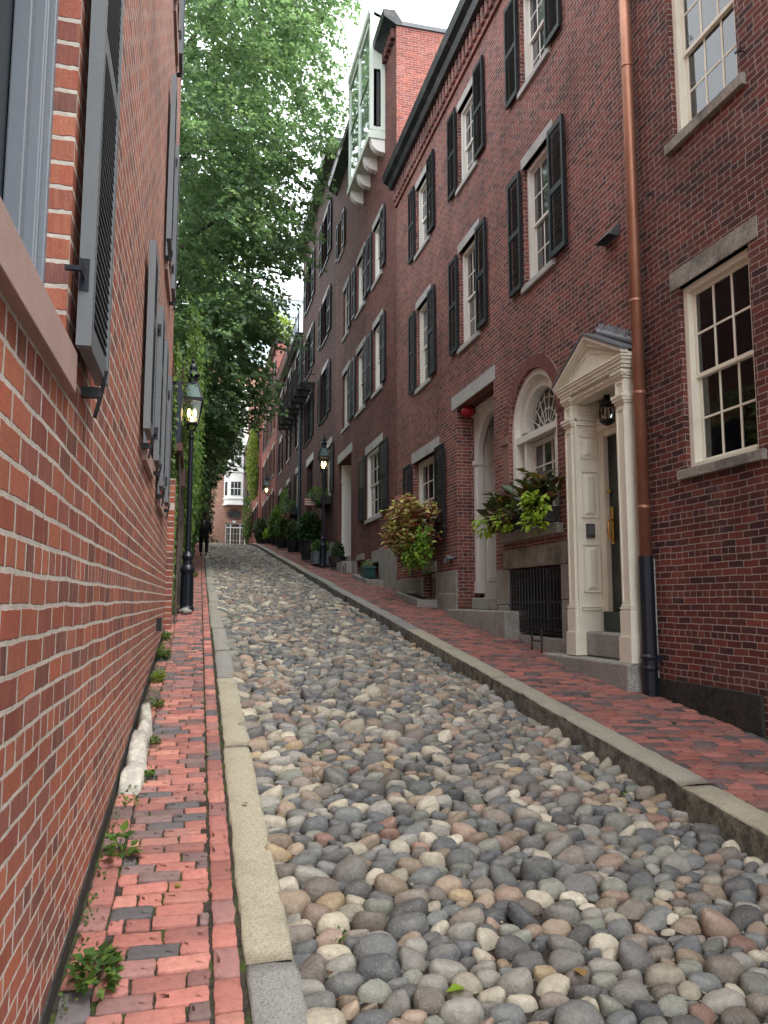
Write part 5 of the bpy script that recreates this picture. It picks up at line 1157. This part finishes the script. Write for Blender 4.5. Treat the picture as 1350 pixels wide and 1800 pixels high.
def fallen(x,y,z,L,mat,label):
    P=np.array([[x,y,z]]); a=random.random()*6.3; D=np.array([[math.cos(a),math.sin(a),.1]]); o=leafmesh('fallen_leaf',P,D,np.array([[.1,.1,1.]]),[L],mat,None,.36); tag(o,label,'leaf','fallen leaves')
fallen(.10,6.0,Z(6.)+.008,.06,'lfYel','yellow fallen leaf on the left brick pavement near the kerb')
fallen(.30,4.95,Z(4.95)+.02,.05,'lfDry','brown curled leaf on the yellow left kerbstone')
fallen(-.05,3.95,Z(3.95)+.01,.05,'lfYel','pale leaf on the near left bricks')
fallen(1.55,3.0,road_z(1.55,3.0)+.03,.08,'lfDry','rust brown leaf on the near cobblestones')
fallen(1.05,3.0,road_z(1.05,3.0)+.03,.09,'lfLime','light green leaf on the near cobblestones')
fallen(4.15,7.9,Z(7.9)+.03,.06,'curt','white scrap on the right pavement bricks')

# ================================================================== PERSON
def person(x,y):
    z=Z(y)+.02; t=thing('person',(x,y,z),'man in a dark suit and pale shirt walking down the left pavement','person')
    def skin(name,vs,es,mat,sub=2,parent=t):
        me=bpy.data.meshes.new(name); me.from_pydata([(p[0],p[1],p[2]) for p,_ in vs],es,[]); o=mkobj(name,me,mat,parent)
        sk=o.modifiers.new('skin','SKIN'); sv=me.skin_vertices[0].data
        for i,(_,r) in enumerate(vs): sv[i].radius=(r,r*.8) if not isinstance(r,tuple) else r
        sv[0].use_root=True; sb=o.modifiers.new('sub','SUBSURF'); sb.levels=sub; sb.render_levels=sub; return o
    skm=NT('skin').fin((.09,.05,.035),.6)
    body=[((0,0,.92),.13),((0,0,1.12),.12),((0,0,1.36),(.15,.10)),((0,0,1.46),.06),((0,-.01,1.53),.055),((0,-.02,1.60),(.075,.09)),((0,-.01,1.70),(.07,.085)),
      ((.09,0,.88),.085),((.10,-.10,.50),.06),((.10,-.02,.10),.042),((.10,-.14,.04),.035),((-.09,0,.88),.085),((-.10,.10,.50),.06),((-.10,.16,.12),.042),((-.10,.06,.04),.035),
      ((.19,0,1.38),.06),((.25,.03,1.10),.045),((.25,-.08,.86),.032),((-.19,0,1.38),.06),((-.25,0,1.10),.045),((-.26,-.02,.85),.032)]
    be=[(0,1),(1,2),(2,3),(3,4),(4,5),(5,6),(0,7),(7,8),(8,9),(9,10),(0,11),(11,12),(12,13),(13,14),(2,15),(15,16),(16,17),(2,18),(18,19),(19,20)]
    skin('body',body,be,skm)
    suit=paint('dark_suit',(.008,.008,.012),.8,.2)
    jk=[((0,0,.95),(.215,.15)),((0,0,1.12),(.205,.15)),((0,0,1.34),(.23,.15)),((0,.01,1.43),.10),((.20,0,1.36),.10),((.275,.03,1.10),.08),((.27,-.08,.88),.065),((-.20,0,1.36),.10),((-.275,0,1.10),.08),((-.28,-.02,.88),.065),((0,0,.80),(.22,.16))]
    j=skin('jacket',jk,[(0,1),(1,2),(2,3),(2,4),(4,5),(5,6),(2,7),(7,8),(8,9),(0,10)],suit)
    tr=[((0,0,.93),(.19,.14)),((.10,0,.82),.135),((.115,-.10,.50),.105),((.115,-.02,.12),.085),((-.10,0,.82),.135),((-.115,.10,.50),.105),((-.115,.16,.14),.085)]
    skin('trousers',tr,[(0,1),(1,2),(2,3),(0,4),(4,5),(5,6)],suit)
    m=MB(); off=t.location
    m.prism([(off.x-.055,off.z+1.46),(off.x+.055,off.z+1.46),(off.x,off.z+1.18)],1,off.y-.165,off.y-.12); m.build('shirt',paint('pale_shirt',(.35,.35,.4),.8,.1),t)
    for sx,sy in ((.10,-.12),(-.10,.07)):
        rock(t,(off.x+sx,off.y+sy,off.z+.045),(.045,.13,.045),suit,'shoe',1,2)
    rock(t,(off.x,off.y-.0,off.z+1.70),(.088,.105,.075),NT('dark_hair').fin((.006,.005,.005),.8),'hair',2,2)
    return t
person(.19,32.4)
